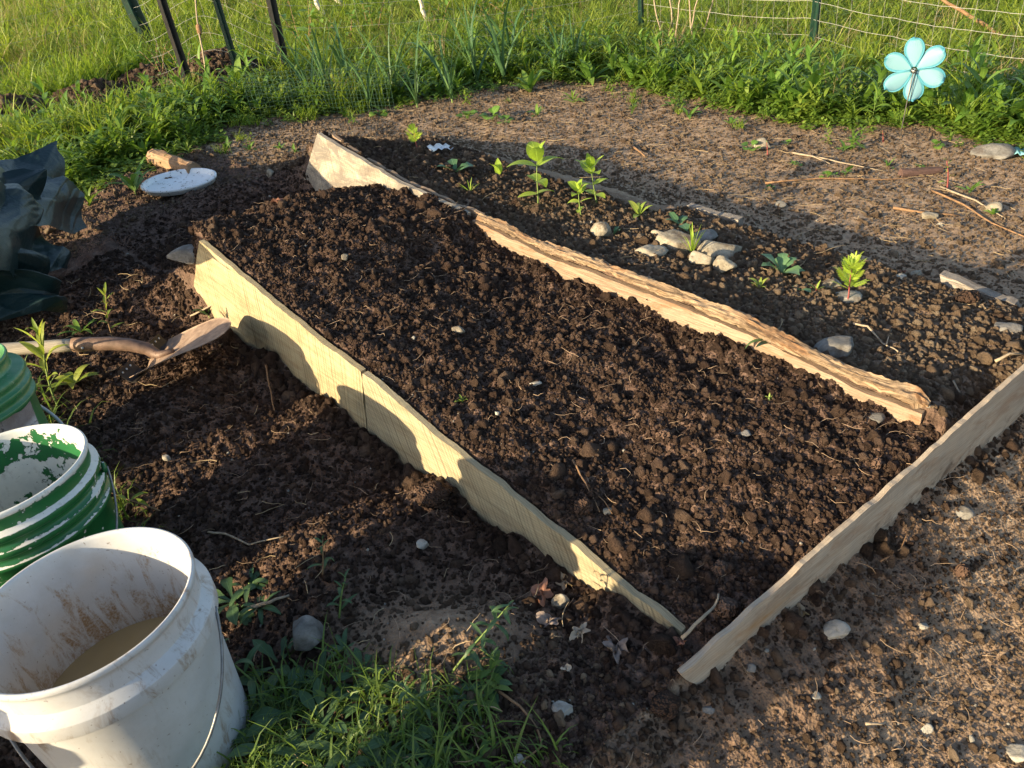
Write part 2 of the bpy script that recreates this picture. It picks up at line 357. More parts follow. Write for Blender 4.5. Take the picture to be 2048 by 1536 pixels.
def mat_wood(name, pale, mid, dark, saw=0.0, streak=0.0, rust=None, grain=1.0, stain=.5, rot=.0, knots=False, bump=.6, grey=None, slant=0.0):
    """uv in metres: u along the plank, v up"""
    t = NT(name); uv = t.uv()
    ln = t.scale(uv, (3.5, 60*grain, 1)); g = t.noise(ln, 1.6, 6, .65, .5)
    big = t.noise(t.scale(uv, (2.2, 9, 1)), 1.7, 5, .6, .8)
    col = t.ramp(t.math('ADD', t.math('MULTIPLY', g, .55), t.math('MULTIPLY', big, .45)), [(.30, dark), (.48, mid), (.66, pale)])
    h = t.math('MULTIPLY', g, .5)
    # cathedral grain lines
    wv = t.wave(t.scale(uv, (1.2, 9, 1)), 5.0, 3.5, 3, 1.2, 'Y')
    ln2 = t.mr(wv, .0, .22, .45, 0)
    col = t.mix(ln2, col, dark)
    if saw:
        sx2 = t.sep(uv); su = t.math('ADD', sx2[0], t.math('MULTIPLY', sx2[1], slant))
        cv = t.node('ShaderNodeCombineXYZ', {0: su, 1: t.math('MULTIPLY', sx2[1], .02), 2: 0.0}).outputs[0]
        w1 = t.wave(cv, 26, 1.4, 3, 6, 'X'); w2 = t.noise(t.scale(cv, (95, 12, 1)), 1.0, 3, .6)
        w3 = t.noise(t.scale(cv, (38, 5, 1)), 1.0, 2, .6)
        mk = t.math('MULTIPLY', t.mr(t.math('ADD', t.math('MULTIPLY', w1, .16), t.math('MULTIPLY', w2, .84)), .30, .52, 1, 0), t.mr(w3, .35, .6, .35, 1))
        col = t.mix(t.math('MULTIPLY', mk, saw), col, tuple(x*.5 for x in dark))
        h = t.math('SUBTRACT', h, t.math('MULTIPLY', mk, .8))
    if grey is not None:
        col = t.mix(t.mr(t.noise(t.scale(uv, (6, 14, 1)), 1.2, 6, .75, .7), .38, .58, 0, .9), col, grey)
    if streak:
        sk = t.mr(t.noise(t.scale(uv, (11, 300, 1)), 1.0, 6, .75, 1.2), .52, .66, 0, streak); col = t.mix(sk, col, tuple(x*.55 for x in dark)); h = t.math('SUBTRACT', h, t.math('MULTIPLY', sk, 1.2))
    if rot:
        rm = t.mr(t.noise(t.scale(uv, (5, 16, 1)), 1.3, 6, .7, 1.0), .50, .63, 0, rot)
        col = t.mix(rm, col, (.20, .10, .045))
    # soil splashes and stains with ragged edges
    st = t.mr(t.math('SUBTRACT', t.noise(t.scale(uv, (11, 15, 1)), 1.4, 7, .75, .4), t.math('SUBTRACT', t.math('MULTIPLY', t.sep(uv)[1], 1.7), .09)), .50, .66, 0, stain)
    col = t.mix(st, col, (.075, .048, .032))
    sp = t.mr(t.noise(uv, 130, 2, .5), .70, .74, 0, .8)
    col = t.mix(t.math('MULTIPLY', sp, t.mr(t.noise(uv, 6, 3), .4, .65)), col, (.03, .022, .015))
    if rust:
        a_, b_, _ = t.sep(uv); q1 = t.math('POWER', t.math('DIVIDE', t.math('SUBTRACT', a_, rust[0]), rust[1]), 2.0); q2 = t.math('POWER', t.math('DIVIDE', t.math('SUBTRACT', b_, rust[2]), rust[3]), 2.0)
        rmk = t.math('EXPONENT', t.math('SUBTRACT', 0.0, t.math('ADD', q1, q2))); col = t.mix(t.math('MULTIPLY', t.math('MULTIPLY', rmk, t.mr(t.noise(t.scale(uv, (12, 90, 1)), 1.0, 4), .3, .6)), .85), col, (.30, .16, .055))
    if knots:
        vd = t.vor(t.scale(uv, (1.6, 5, 1)), 1.3); col = t.mix(t.mr(vd, .03, .09, .85, 0), col, (.05, .032, .02))
    t.bump(h, bump, .004)
    return t.fin(col, .85, .2)
def mat_simple(name, col, rough=.6, spec=.4, metal=0.0, var=.25, sc=40, bump=.0, dirt=0.0):
    t = NT(name); p = t.obj(); n = t.noise(p, sc, 5, .65)
    c = t.mix(t.mr(n, .3, .7), tuple(x*(1-var) for x in col), tuple(min(1, x*(1+var)) for x in col))
    if dirt: c = t.mix(t.mr(t.noise(p, sc*.6, 6, .7), .5, .65, 0, dirt), c, (.08, .052, .034))
    if bump: t.bump(n, bump, .003)
    return t.fin(c, rough, spec, Metallic=metal)
GROUND = mat_ground(); CRUMB = mat_crumb()
ROCK_TAN = mat_stone('stone_tan', (.125, .105, .08), (.245, .215, .165), (.37, .335, .27), .75)
ROCK_GREY = mat_stone('stone_grey', (.07, .066, .06), (.15, .142, .13), (.26, .25, .235), .6)
ROCK_PALE = mat_stone('stone_pale', (.17, .155, .13), (.31, .29, .25), (.42, .40, .36), .65)

# ------------------------------------------------------------------ ground sheet
def build_ground():
    fine = np.radians(np.arange(36, 145, .165)); rest = np.radians(np.arange(145, 396, 2.5))
    th = np.concatenate([fine, rest]); nt = len(th)
    r = [.04, .1, .2, .3, .4, .46]
    while r[-1] < 7.5: r.append(r[-1]*1.0042)
    while r[-1] < 220: r.append(r[-1]*1.03)
    r = np.array(r); nr = len(r)
    R, A = np.meshgrid(r, th, indexing='ij')
    x = R*np.cos(A); y = R*np.sin(A)
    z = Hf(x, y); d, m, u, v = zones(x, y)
    V = np.stack([x, y, z], -1).reshape(-1, 3)
    i, j = np.meshgrid(np.arange(nr-1), np.arange(nt), indexing='ij'); j2 = (j+1) % nt
    Q = np.stack([i*nt+j, (i+1)*nt+j, (i+1)*nt+j2, i*nt+j2], -1).reshape(-1, 4)
    me = quads_np('ground', V, Q, GROUND)
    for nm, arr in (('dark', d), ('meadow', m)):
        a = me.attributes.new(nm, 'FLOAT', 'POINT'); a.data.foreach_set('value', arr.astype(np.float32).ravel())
    o = link('ground', me); o['kind'] = 'structure'
build_ground()

# ------------------------------------------------------------------ planks
def plank(name, label, quad, v0, thick, mat, nx=120, nz=10, edge=.004, notch=.0, seed=1, parent=None, axis=None, topfn=None, cat='plank', lowfn=None):
    """quad: (near-top, far-top, far-bottom, near-bottom) as (s, z); v0 the front face's offset; axis: (origin, e_s, e_n) in plan"""
    org, es, en = axis or (O2, EU, EV)
    (s0, t0), (s1, t1), (s2, b1), (s3, b0) = quad
    rr = np.random.RandomState(seed); V = []; F = []; UV = []
    sg = np.linspace(0, 1, nx+1); tg = np.linspace(0, 1, nz+1)
    L = abs(s1-s0)
    top_j = edge*fbm(sg*L*22, sg*0+seed, 3, seed)+notch*np.minimum(0, fbm(sg*L*7, sg*0+seed*3, 2, seed+9)-.1)
    end_j0 = edge*.8*fbm(tg*9, tg*0+seed+4, 3, seed+3); end_j1 = edge*.8*fbm(tg*9, tg*0+seed+8, 3, seed+5)
    for side in (0, 1):
        for a in range(nx+1):
            for b in range(nz+1):
                f = sg[a]; g = tg[b]
                st, zt = s0+(s1-s0)*f, t0+(t1-t0)*f; sb, zb = s3+(s2-s3)*f, b0+(b1-b0)*f
                if topfn: zt = topfn(st)
                zt = zt+top_j[a]
                s = sb+(st-sb)*g; z = zb+(zt-zb)*g
                s += end_j0[b]*(1-f)+end_j1[b]*f
                w = .0016*float(vnoise(np.array(s*30.), np.array(z*60.), seed))
                n = v0+(thick if side else 0)+(w if not side else 0)-(0 if side else .0)
                V.append((org[0]+s*es[0]+n*en[0], org[1]+s*es[1]+n*en[1], z)); UV.append((s, z-zb if not side else z-zb+.3))
    N = (nx+1)*(nz+1); id = lambda k, a, b: k*N+a*(nz+1)+b
    for a in range(nx):
        for b in range(nz):
            F.append((id(0, a, b), id(0, a, b+1), id(0, a+1, b+1), id(0, a+1, b)))
            F.append((id(1, a, b), id(1, a+1, b), id(1, a+1, b+1), id(1, a, b+1)))
        F.append((id(0, a, nz), id(1, a, nz), id(1, a+1, nz), id(0, a+1, nz)))
        F.append((id(0, a, 0), id(0, a+1, 0), id(1, a+1, 0), id(1, a, 0)))
    for b in range(nz):
        F.append((id(0, 0, b), id(1, 0, b), id(1, 0, b+1), id(0, 0, b+1)))
        F.append((id(0, nx, b), id(0, nx, b+1), id(1, nx, b+1), id(1, nx, b)))
    me = mesh(name, V, F, mat, False, UV)
    o = link(name, me, parent)
    if parent is None: tag(o, label, cat, 'planks edging the beds')
    return o
W_CREAM = mat_wood('rough_sawn_cream_wood', (.43, .375, .24), (.345, .285, .17), (.19, .15, .09), saw=.8, stain=.8, rot=.3, slant=.25)
W_CREAM2 = mat_wood('rough_sawn_grey_wood', (.42, .37, .245), (.335, .285, .185), (.17, .14, .09), saw=.85, stain=.8, rot=.18, slant=-.3)
W_PALE = mat_wood('pale_saw_marked_wood', (.52, .46, .37), (.43, .37, .285), (.20, .155, .11), saw=.7, stain=.35, rot=.1, grey=(.15, .135, .12), slant=.05)
W_TAN = mat_wood('weathered_tan_wood', (.37, .285, .205), (.28, .205, .145), (.16, .105, .07), streak=.45, stain=.5, rot=.6)
W_BARK = mat_wood('waney_bark_wood', (.37, .275, .18), (.24, .17, .11), (.07, .048, .032), grain=1.3, streak=.35, stain=.3, rot=.65, bump=1.0)
W_FRONT = mat_wood('dirty_board_wood', (.43, .365, .285), (.36, .30, .23), (.23, .185, .14), stain=.8, rot=.45, grain=.7, rust=(.19, .09, .085, .013))
W_GREY = mat_wood('grey_driftwood', (.40, .36, .32), (.30, .265, .23), (.14, .115, .095), streak=.6, stain=.6, rot=.2, bump=1.0)

aT = lambda s: .034+.259*s+.004*math.sin(s*9)
plank('plank', 'rough-sawn cream plank whose face stands right beside the shovel blade', [(.905, 0), (1.652, 0), (2.02, .10), (.985, -.03)], -.015, .015, W_CREAM, 110, 12, .005, .006, 3, topfn=aT)
plank('plank', 'grey saw-marked plank in front of the shovel, tapering into the soil', [(.0, 0), (.902, 0), (.982, -.03), (.03, -.10)], -.015, .015, W_CREAM2, 120, 12, .006, .016, 5, topfn=aT)
bT = lambda s: float(lin(BTOP, s))
plank('plank', 'pale speckled plank standing at the far end of the bed, its end slanted', [(1.30, 0), (2.11, 0), (2.40, .26), (1.34, .15)], .706, .016, W_PALE, 110, 10, .004, .004, 7, topfn=bT)
o = plank('plank', 'tan plank with a brown waney upper edge between the two beds', [(-.118, 0), (1.275, 0), (1.265, .08), (-.112, -.03)], .706, .016, W_TAN, 140, 8, .004, .004, 9, topfn=lambda s: bT(s)-.031*(1-.45*ss(.9, 1.25, s)))
# the live edge: a rounded, furrowed strip along the plank's top
def waney(parent, s0, s1, rad, dz, mat, seed, name='waney_edge', vo=.722):
    n = 300; m = 16; V = []; F = []; UV = []
    for i in range(n+1):
        s = s0+(s1-s0)*i/n; tap = min(1, (1-abs(2*i/n-1))*14+.35)
        rr = rad*tap*(1+.38*float(fbm(np.array(s*8), np.array(seed*1.), 4, seed)))
        cz = bT(s)-dz; cv = vo+.006*float(vnoise(np.array(s*5), np.array(3.), seed))
        for j in range(m):
            a = 2*math.pi*j/m
            k = 1+.20*float(fbm(np.array(s*9+j*.01), np.array(j*1.7), 2, seed+3))+.42*float(vnoise(np.array(s*5), np.array(j*3.3), seed+8))+.26*float(vnoise(np.array(s*38), np.array(j*2.3), seed))+.14*float(vnoise(np.array(s*120), np.array(j*4.3), seed+2))
            v = cv+math.cos(a)*rr*1.15*k; z = cz+math.sin(a)*rr*.95*k
            x, y = toXY(s, v); V.append((x, y, z)); UV.append((s, a*rr+.12))
    for i in range(n):
        for j in range(m): F.append((i*m+j, i*m+(j+1) % m, (i+1)*m+(j+1) % m, (i+1)*m+j))
    F.append(tuple(range(m))); F.append(tuple(n*m+j for j in range(m))[::-1])
    return link(name, mesh(name, V, F, mat, False, UV), parent)
w = waney(o, -.125, 1.0, .0155, .011, W_BARK, 4); w['label'] = 'brown furrowed waney edge'
w = waney(o, .93, 1.27, .0115, .010, W_BARK, 6); w['label'] = 'brown furrowed waney edge, thinner end'
far_p = [x for x in bpy.data.objects if x.get('label', '').startswith('pale speckled')][0]
plank('split_edge', '', [(1.26, 0), (2.06, 0), (2.06, .30), (1.26, .18)], .739, .012, W_TAN, 90, 3, .007, .01, 12, parent=far_p, topfn=lambda s: bT(s)-.004+.022*float(ss(1.95, 2.1, s)))
# front plank: its own axis
c0 = on_plane(1350, 1340, (0, 0, .060), (0, 0, 1)); c1 = on_plane(2048, 725, (0, 0, .165), (0, 0, 1))
ce = np.array([c1.x-c0.x, c1.y-c0.y]); CL = float(np.linalg.norm(ce)); ce /= CL; cn = np.array([-ce[1], ce[0]])
plank('plank', 'dirty pale board across the front end of both beds', [(0, .058), (CL+.3, .163+.03), (CL+.28, -.03), (.075, -.06)], -.011, .0105, W_FRONT, 130, 10, .005, .006, 13, axis=(np.array([c0.x, c0.y]), ce, cn))
# half buried planks at the far side
plank('plank', 'short tan plank end showing beside the path above the stones', [(.76, .183), (.965, .208), (.965, .10), (.76, .08)], 1.455, .03, W_GREY, 30, 5, .006, .012, 15)
plank('plank', 'cracked grey plank end beside the path at the right', [(-.10, .088), (.10, .128), (.10, .0), (-.12, -.02)], 1.445, .035, W_GREY, 36, 6, .009, .02, 17)

# ------------------------------------------------------------------ buckets
def mat_white_plastic():
    t = NT('grubby_white_plastic'); p = t.obj(); ins = t.attr('inside')
    col = t.mix(t.mr(t.noise(p, 9, 4), .3, .7), (.42, .425, .43), (.52, .525, .53))
    st = t.scale(p, (1, 1, .28)); n1 = t.noise(st, 34, 7, .75, .6)
    zz = t.sep(p)[2]
    low = t.mr(zz, .37, .17, -.10, .12)
    d = t.mr(t.math('ADD', n1, low), .50, .62, 0, .95)
    grain = t.mr(t.noise(p, 260, 3, .6), .34, .56, .35, 1)
    d_in = t.math('MULTIPLY', t.math('MULTIPLY', d, grain), ins)
    d_out = t.math('MULTIPLY', t.math('MULTIPLY', t.mr(n1, .52, .64, 0, .8), t.mr(t.noise(p, 7, 2), .40, .58)), t.math('SUBTRACT', 1.0, ins))
    col = t.mix(t.math('MULTIPLY', ins, t.mr(t.math('ADD', t.noise(p, 6, 3), low), .48, .62, 0, .35)), col, (.50, .37, .24))
    col = t.mix(d_in, col, (.27, .16, .07)); col = t.mix(d_out, col, (.23, .16, .10))
    col = t.mix(t.mr(t.noise(p, 5, 6, .75), .45, .72, 0, .45), col, (.36, .33, .29)); sp = t.mr(t.noise(p, 150, 2, .5), .69, .74, 0, .6); col = t.mix(sp, col, (.13, .09, .06))
    sc = t.mr(t.noise(t.scale(p, (1, 1, 3)), 55, 2, .4, 2.5), .66, .69, 0, .25); col = t.mix(sc, col, (.42, .40, .38))
    t.bump(t.noise(p, 60, 3), .12, .002)
    m = t.fin(col, .42, .4); t.b.inputs['Subsurface Weight'].default_value = .12; t.b.inputs['Subsurface Radius'].default_value = (.03, .025, .02); t.b.inputs['Subsurface Scale'].default_value = .3
    return m
def mat_peel():
    t = NT('green_paint_peeling_to_white'); p = t.obj(); wear = t.attr('wear'); ins = t.attr('inside')
    a = t.math('ADD', t.noise(p, 17, 7, .62, .5), t.math('MULTIPLY', t.noise(p, 75, 5, .65), .42))
    pl = t.mr(t.math('ADD', a, t.math('MULTIPLY', wear, .26)), .835, .85)
    spots = t.mr(t.vor(p, 48), .13, .16, 1, 0); spots = t.math('MULTIPLY', spots, t.mr(t.noise(p, 11, 2), .48, .55))
    pl = t.math('MAXIMUM', pl, t.math('MULTIPLY', spots, .9))
    green = t.mix(t.noise(p, 14, 4), (.008, .075, .022), (.022, .15, .045))
    pale = t.mix(t.mr(t.noise(p, 20, 6, .7), .35, .7), (.52, .53, .50), (.66, .65, .60))
    pale = t.mix(t.mr(t.noise(t.scale(p, (1, 1, .4)), 70, 5, .7), .56, .68, 0, .45), pale, (.27, .24, .19))
    edge = t.mr(t.math('ABSOLUTE', t.math('SUBTRACT', t.math('ADD', a, t.math('MULTIPLY', wear, .26)), .835)), 0, .018, .8, 0)
    col = t.mix(pl, green, pale); col = t.mix(edge, col, (.018, .022, .018))
    t.bump(t.math('SUBTRACT', 0.0, pl), .35, .003)
    return t.fin(col, t.mr(pl, 0, 1, .33, .6), .45)
def mat_green():
    t = NT('dusty_green_plastic'); p = t.obj()
    col = t.mix(t.noise(p, 12, 4), (.012, .11, .035), (.03, .19, .07))
    col = t.mix(t.mr(t.noise(t.scale(p, (1, 1, .4)), 24, 6, .7), .42, .75, 0, .45), col, (.20, .25, .16))
    col = t.mix(t.mr(t.noise(p, 120, 3), .66, .72, 0, .5), col, (.38, .42, .34))
    return t.fin(col, .38, .45)
def mat_label():
    t = NT('scuffed_paper_label'); p = t.obj(); uv = t.uv()
    ink = t.mr(t.noise(p, 22, 3, .5), .50, .56); wearn = t.mr(t.noise(p, 130, 5, .7), .44, .52)
    sx_, sy_, _ = t.sep(uv)
    low = t.math('MULTIPLY', t.mr(sy_, .62, .40), t.mr(sx_, .75, .45))
    col = t.mix(t.mr(t.noise(p, 60, 5, .7), .35, .65), (.26, .27, .30), (.48, .48, .50))
    col = t.mix(t.math('MULTIPLY', t.mr(sy_, .72, .80), .8), col, (.20, .16, .15))
    for ax_, c_ in ((sy_, .70), (sx_, .55), (sx_, .16)): col = t.mix(t.math('MULTIPLY', t.mr(t.math('ABSOLUTE', t.math('SUBTRACT', ax_, c_)), .008, .018, .75, 0), wearn), col, (.04, .04, .05))
    col = t.mix(t.math('MULTIPLY', t.math('MULTIPLY', ink, wearn), low), col, (.02, .022, .035))
    col = t.mix(t.mr(t.noise(p, 9, 5, .7), .50, .66, 0, .7), col, (.16, .10, .075))
    t.bump(wearn, .3, .001)
    return t.fin(col, .7, .2)
WHITE_P = mat_white_plastic(); PEEL = mat_peel(); GREEN_P = mat_green()
WIRE = mat_simple('galvanised_wire', (.20, .20, .20), .45, .5, .6, .3, 90)
GRIP = mat_simple('pale_plastic_tube', (.40, .42, .42), .5, .4, 0, .15, 30)
def bucket(name, label, c, zb, kind, mat, ear_az, bail_az, droop, bail_mat, bail_r=.0022, water=None, lab=None, scale=1.0, tilt=(0, 0)):
    inner = [(.002, .007, 1, 1), (.116, .007, 1, 1), (.122, .014, 1, 1), (.126, .06, 1, 1), (.1325, .18, 1, 1), (.139, .285, .9, 1), (.1405, .31, .25, 1), (.143, .335, .3, 1), (.1455, .3645, .75, 1), (.1470, .3690, 1, 1)]
    lip = [(.1490, .3708, 1, 0), (.1515, .3705, 1, 0), (.1530, .3680, .9, 0), (.1533, .3640, .8, 0), (.1522, .3600, .5, 0), (.1488, .3585, .2, 0)]
    if kind == 'white':
        out = [(.1485, .350, .3, 0), (.1480, .3262, .3, 0), (.1481, .3255, .3, 0), (.1487, .3249, 1, 0), (.1618, .3128, 1, 0), (.1625, .3120, 1, 0), (.1627, .3110, 1, 0), (.1625, .2890, .5, 0), (.1622, .2882, .4, 0), (.1615, .2878, .2, 0), (.1484, .2876, .1, 0), (.1476, .2872, 0, 0), (.1474, .2860, 0, 0), (.143, .20, 0, 0), (.136, .07, 0, 0), (.1325, .012, 0, 0)]
    else:
        out = [(.1485, .352, .12, 0), (.1475, .336, .05, 0), (.1480, .3345, 1, 0), (.1580, .330, 1.1, 0), (.1590, .3285, .25, 0), (.1590, .3195, .1, 0), (.1565, .3165, 0, 0), (.1480, .310, -.1, 0), (.1480, .3005, 0, 0), (.1570, .2975, .95, 0), (.1580, .2962, .2, 0), (.1580, .2880, .05, 0), (.1555, .2850, 0, 0), (.1475, .279, -.1, 0), (.1475, .269, 0, 0), (.1552, .2660, .95, 0), (.1560, .2648, .2, 0), (.1560, .258, 0, 0), (.1465, .254, 0, 0), (.142, .19, -.05, 0), (.136, .07, -.05, 0), (.1325, .012, -.05, 0)]
    if kind == 'necked':
        nk = lambda L: [(r*(1-.11*float(ss(.325, .338, np.array(z)))), z, a, b) for r, z, a, b in L]
        inner, lip, out = nk(inner), nk(lip), nk(out)
    prof = inner+lip+out+[(.127, .003, 0, 0), (.002, .003, 0, 0)]
    V, F = lathe([(r*scale, z*scale) for r, z, *_ in prof], 96)
    V = np.array(V); ang = np.arctan2(V[:, 1], V[:, 0]); k = 1+.006*np.sin(2*ang+1.1)*np.clip(V[:, 2]/.37, 0, 1); V[:, 0] *= k; V[:, 1] *= k
    me = mesh(name, V, F, mat)
    for nm, ix in (('wear', 2), ('inside', 3)):
        a = me.attributes.new(nm, 'FLOAT', 'POINT'); a.data.foreach_set('value', np.repeat(np.array([p[ix] for p in prof], np.float32), 96))
    o = link(name, me); o.location = (c[0], c[1], zb); o.rotation_euler = (tilt[0], tilt[1], 0)
    tag(o, label, 'bucket', 'buckets standing beside the bed')
    er = .1605*scale; ez = .302*scale
    e1 = Vector((math.cos(ear_az), math.sin(ear_az), 0)); e2 = Vector((math.cos(bail_az), math.sin(bail_az), 0))
    for sgn in (1, -1):
        V2, F2 = lathe([(.001, .004), (.009, .004), (.012, .001), (.012, -.004), (.001, -.004)], 16)
        q = (e1*sgn).to_track_quat('Z', 'Y').to_matrix(); mb = MB().add([q @ Vector(p) + e1*sgn*(er) + Vector((0, 0, ez)) for p in V2], F2)
        link('bail_ear', mb.mesh('bail_ear', mat), o)
    pts = []
    for i in range(41):
        a = math.pi*i/40; R2 = er+.004
        d = e2*math.cos(droop)+Vector((0, 0, 1))*math.sin(droop)
        pts.append(e1*(R2*math.cos(a))+d*(R2*1.5*math.sin(a))+Vector((0, 0, ez)))
    link('bail', MB().tube(pts, bail_r, 8).mesh('bail', bail_mat), o)
    if water:
        rw = np.interp(water/scale, [p[1] for p in inner], [p[0] for p in inner])*scale+.001
        Vw = [(0, 0, water)]+[(rw*math.cos(2*math.pi*j/96), rw*math.sin(2*math.pi*j/96), water) for j in range(96)]
        t = NT('murky_water'); t.fin(t.mix(t.noise(t.obj(), 14, 5), (.27, .195, .095), (.35, .26, .135)), .06, .5)
        link('water', mesh('water', Vw, [(0, j+1, (j+1) % 96+1) for j in range(96)], t.m), o)
    if lab:
        a0, a1, z0, z1 = lab; Vl = []; UV = []
        n1, n2 = 26, 12
        for i in range(n1+1):
            for j in range(n2+1):
                f, g = i/n1, j/n2
                jit = .010*float(vnoise(np.array(f*6.), np.array(g*5.+a0), 4))*(1 if i in (0, n1) or j in (0, n2) else 0)
                z = z0+(z1-z0)*g+jit; r = np.interp(z, [.012, .07, .2, .254, .283], [.1325, .136, .1424, .1465, .1472])*scale+.0012
                a = a0+(a1-a0)*(f+.10*g)
                Vl.append((r*math.cos(a), r*math.sin(a), z)); UV.append((f, g))
        Fl = [(i*(n2+1)+j, (i+1)*(n2+1)+j, (i+1)*(n2+1)+j+1, i*(n2+1)+j+1) for i in range(n1) for j in range(n2)]
        lo = link('label', mesh('label', Vl, Fl, mat_label(), True, UV), o); lo['label'] = 'scuffed pale label'
    return o
B3 = bucket('bucket', 'dirty white plastic bucket holding a little brown water', (-.69, .83), 1.13-.783-.371*1.07, 'white', WHITE_P, math.radians(8), math.radians(-75), math.radians(-48), WIRE, .0026, water=.185*1.07, scale=1.07)
B2 = bucket('bucket', 'green bucket with white paint peeling off its rim and ribs', (-1.0, 1.19), 1.13-.762-.371*1.05, 'green', PEEL, math.radians(25), math.radians(-65), math.radians(-48), WIRE, .0024, scale=1.05)
B1 = bucket('bucket', 'green bucket with a scuffed pale label, farthest of the row', (-1.262, 1.52), .445-.371*.97, 'necked', GREEN_P, math.radians(-62), math.radians(28), math.radians(-48), GRIP, .004, scale=.97, lab=(math.radians(-88), math.radians(-2), .075, .245))
bucket('bucket', 'added white bucket out of view, casting shade on the near plank end', (-.74, .335), .03, 'white', WHITE_P, math.radians(60), math.radians(150), math.radians(-50), WIRE)  # unseen; added so its shadow falls across the plank end and front soil

bucket('bucket', 'added white bucket out of view, shading the bucket of brown water', (-1.17, .60), .02, 'white', WHITE_P, math.radians(100), math.radians(190), math.radians(-48), WIRE)  # unseen; added to shade the lower side of the water bucket
# ------------------------------------------------------------------ tarp
def mat_tarp():
    t = NT('blue_green_tarpaulin'); p = t.obj()
    weave = t.math('MULTIPLY', t.wave(p, 90, 0, 0, 1, 'X'), t.wave(p, 90, 0, 0, 1, 'Z'))
    col = t.mix(t.noise(p, 5, 4), (.004, .014, .016), (.009, .028, .032))
    col = t.mix(t.mr(t.noise(p, 24, 7, .75, 1.2), .58, .70, 0, .22), col, (.07, .11, .115))
    col = t.mix(t.mr(t.noise(p, 9, 5, .7), .55, .7, 0, .5), col, (.05, .055, .04))
    t.bump(t.math('ADD', t.noise(p, 26, 5, .6, 1.0), t.math('MULTIPLY', weave, .05)), .35, .012)
    return t.fin(col, .42, .28)
def crumple(x, y, seed, n=16, f=3.0):
    r = np.random.RandomState(seed); h = 0
    x2 = x+.10*vnoise(x*3, y*3, seed); y2 = y+.10*vnoise(x*3+9, y*3, seed+1)
    for i in range(n):
        a = r.uniform(0, math.pi); k = f*r.uniform(.5, 2.2); ph = r.uniform(0, 1)
        w = np.abs(((x2*math.cos(a)+y2*math.sin(a))*k+ph) % 1-.5)*2
        g = .5+.5*vnoise(x*2+i*3.1, y*2-i*1.7, seed+i)
        h = h+(w-.5)*g/k
    return h/n**.5
def zat(px, py, z): return np.array(at(px, py, z))
def sheet(c, seed, bulge, amp, nx=150, ny=150):
    P = [zat(*q) for q in c]; s, t = np.meshgrid(np.linspace(0, 1, nx), np.linspace(0, 1, ny), indexing='ij')
    ed = .05*fbm(t*4+seed, t*0, 2, seed)*np.abs(s*2-1)**3; s2 = s+ed; t2 = t+.06*fbm(s*4+seed, s*0+3, 2, seed+1)*np.abs(t*2-1)**3
    S = s2[..., None]; Tt = t2[..., None]
    X = P[0]*(1-S)*(1-Tt)+P[1]*S*(1-Tt)+P[2]*S*Tt+P[3]*(1-S)*Tt
    n = np.cross(P[1]-P[0], P[3]-P[0])+np.cross(P[2]-P[3], P[2]-P[1]); n = n/np.linalg.norm(n)
    if n[2] < 0: n = -n
    h = bulge*np.sin(math.pi*np.clip(s, 0, 1))*np.sin(math.pi*np.clip(t*.9+.05, 0, 1))+amp*crumple(s, t, seed, 7, 1.5)+amp*.11*crumple(s, t, seed+60, 12, 5.0)
    X = X+h[..., None]*n
    i, j = np.meshgrid(np.arange(nx-1), np.arange(ny-1), indexing='ij')
    Q = np.stack([i*ny+j, (i+1)*ny+j, (i+1)*ny+j+1, i*ny+j+1], -1).reshape(-1, 4)
    return X.reshape(-1, 3), Q
TARP = mat_tarp()
VV, QQ = [], []; off = 0
for c, sd, bu, am in (([(-140, 300, .44), (108, 297, .20), (182, 446, .025), (-120, 520, .40)], 31, .03, .34),
                      ([(-160, 285, .50), (52, 350, .30), (131, 532, .03), (-150, 600, .46)], 47, .04, .40),
                      ([(-420, 380, .55), (82, 490, .22), (128, 628, .02), (-210, 665, .22)], 52, .04, .40)):
    X, Q = sheet(c, sd, bu, am); VV.append(X); QQ.append(Q+off); off += len(X)
V, F = ico(4); d = 1+.35*fbm(V[:, 0]*2.2, V[:, 1]*2.2+V[:, 2], 3, 9)
X = V*d[:, None]*np.array((.34, .36, .36)); cc = np.array((-2.10, 2.32, .26)); X = X+cc
VV.append(X); F4 = np.concatenate([F, F[:, :1]], 1)
me = quads_np('tarpaulin', np.concatenate(VV), np.concatenate(QQ), TARP)
tp = link('tarpaulin', me); tag(tp, 'crumpled blue-green tarpaulin heaped at the left beside the dark soil', 'tarp')
link('bunched_core', quads_np('bunched_core', X, F, TARP), tp)

# ------------------------------------------------------------------ white tray and the wood behind it
def mat_tray():
    t = NT('specked_white_plastic'); p = t.obj(); r2 = t.sep(p)
    col = t.mix(t.noise(p, 9, 4), (.66, .68, .70), (.78, .79, .79))
    col = t.mix(t.mr(t.noise(p, 62, 4, .65), .60, .64, 0, .9), col, (.07, .045, .03))
    col = t.mix(t.mr(t.noise(p, 12, 4, .7), .55, .7, 0, .35), col, (.35, .30, .25))
    return t.fin(col, .45, .35)
lp = at(362, 372); lr = 72/FPX*float(np.dot(np.array(lp)-CP, fw))
V, F = lathe([(.001, .008), (lr*.86, .007), (lr*.89, .010), (lr*.92, .022), (lr*.965, .028), (lr, .025), (lr, .017), (lr*.96, .014), (lr*.93, .0), (.001, -.001)], 72)
o = link('tray', mesh('tray', V, F, mat_tray())); o.location = lp+Vector((0, 0, .004)); o.rotation_euler = (math.radians(2.5), math.radians(2), .4)
tag(o, 'round white plastic tray specked with soil, beside the dark soil', 'tray')

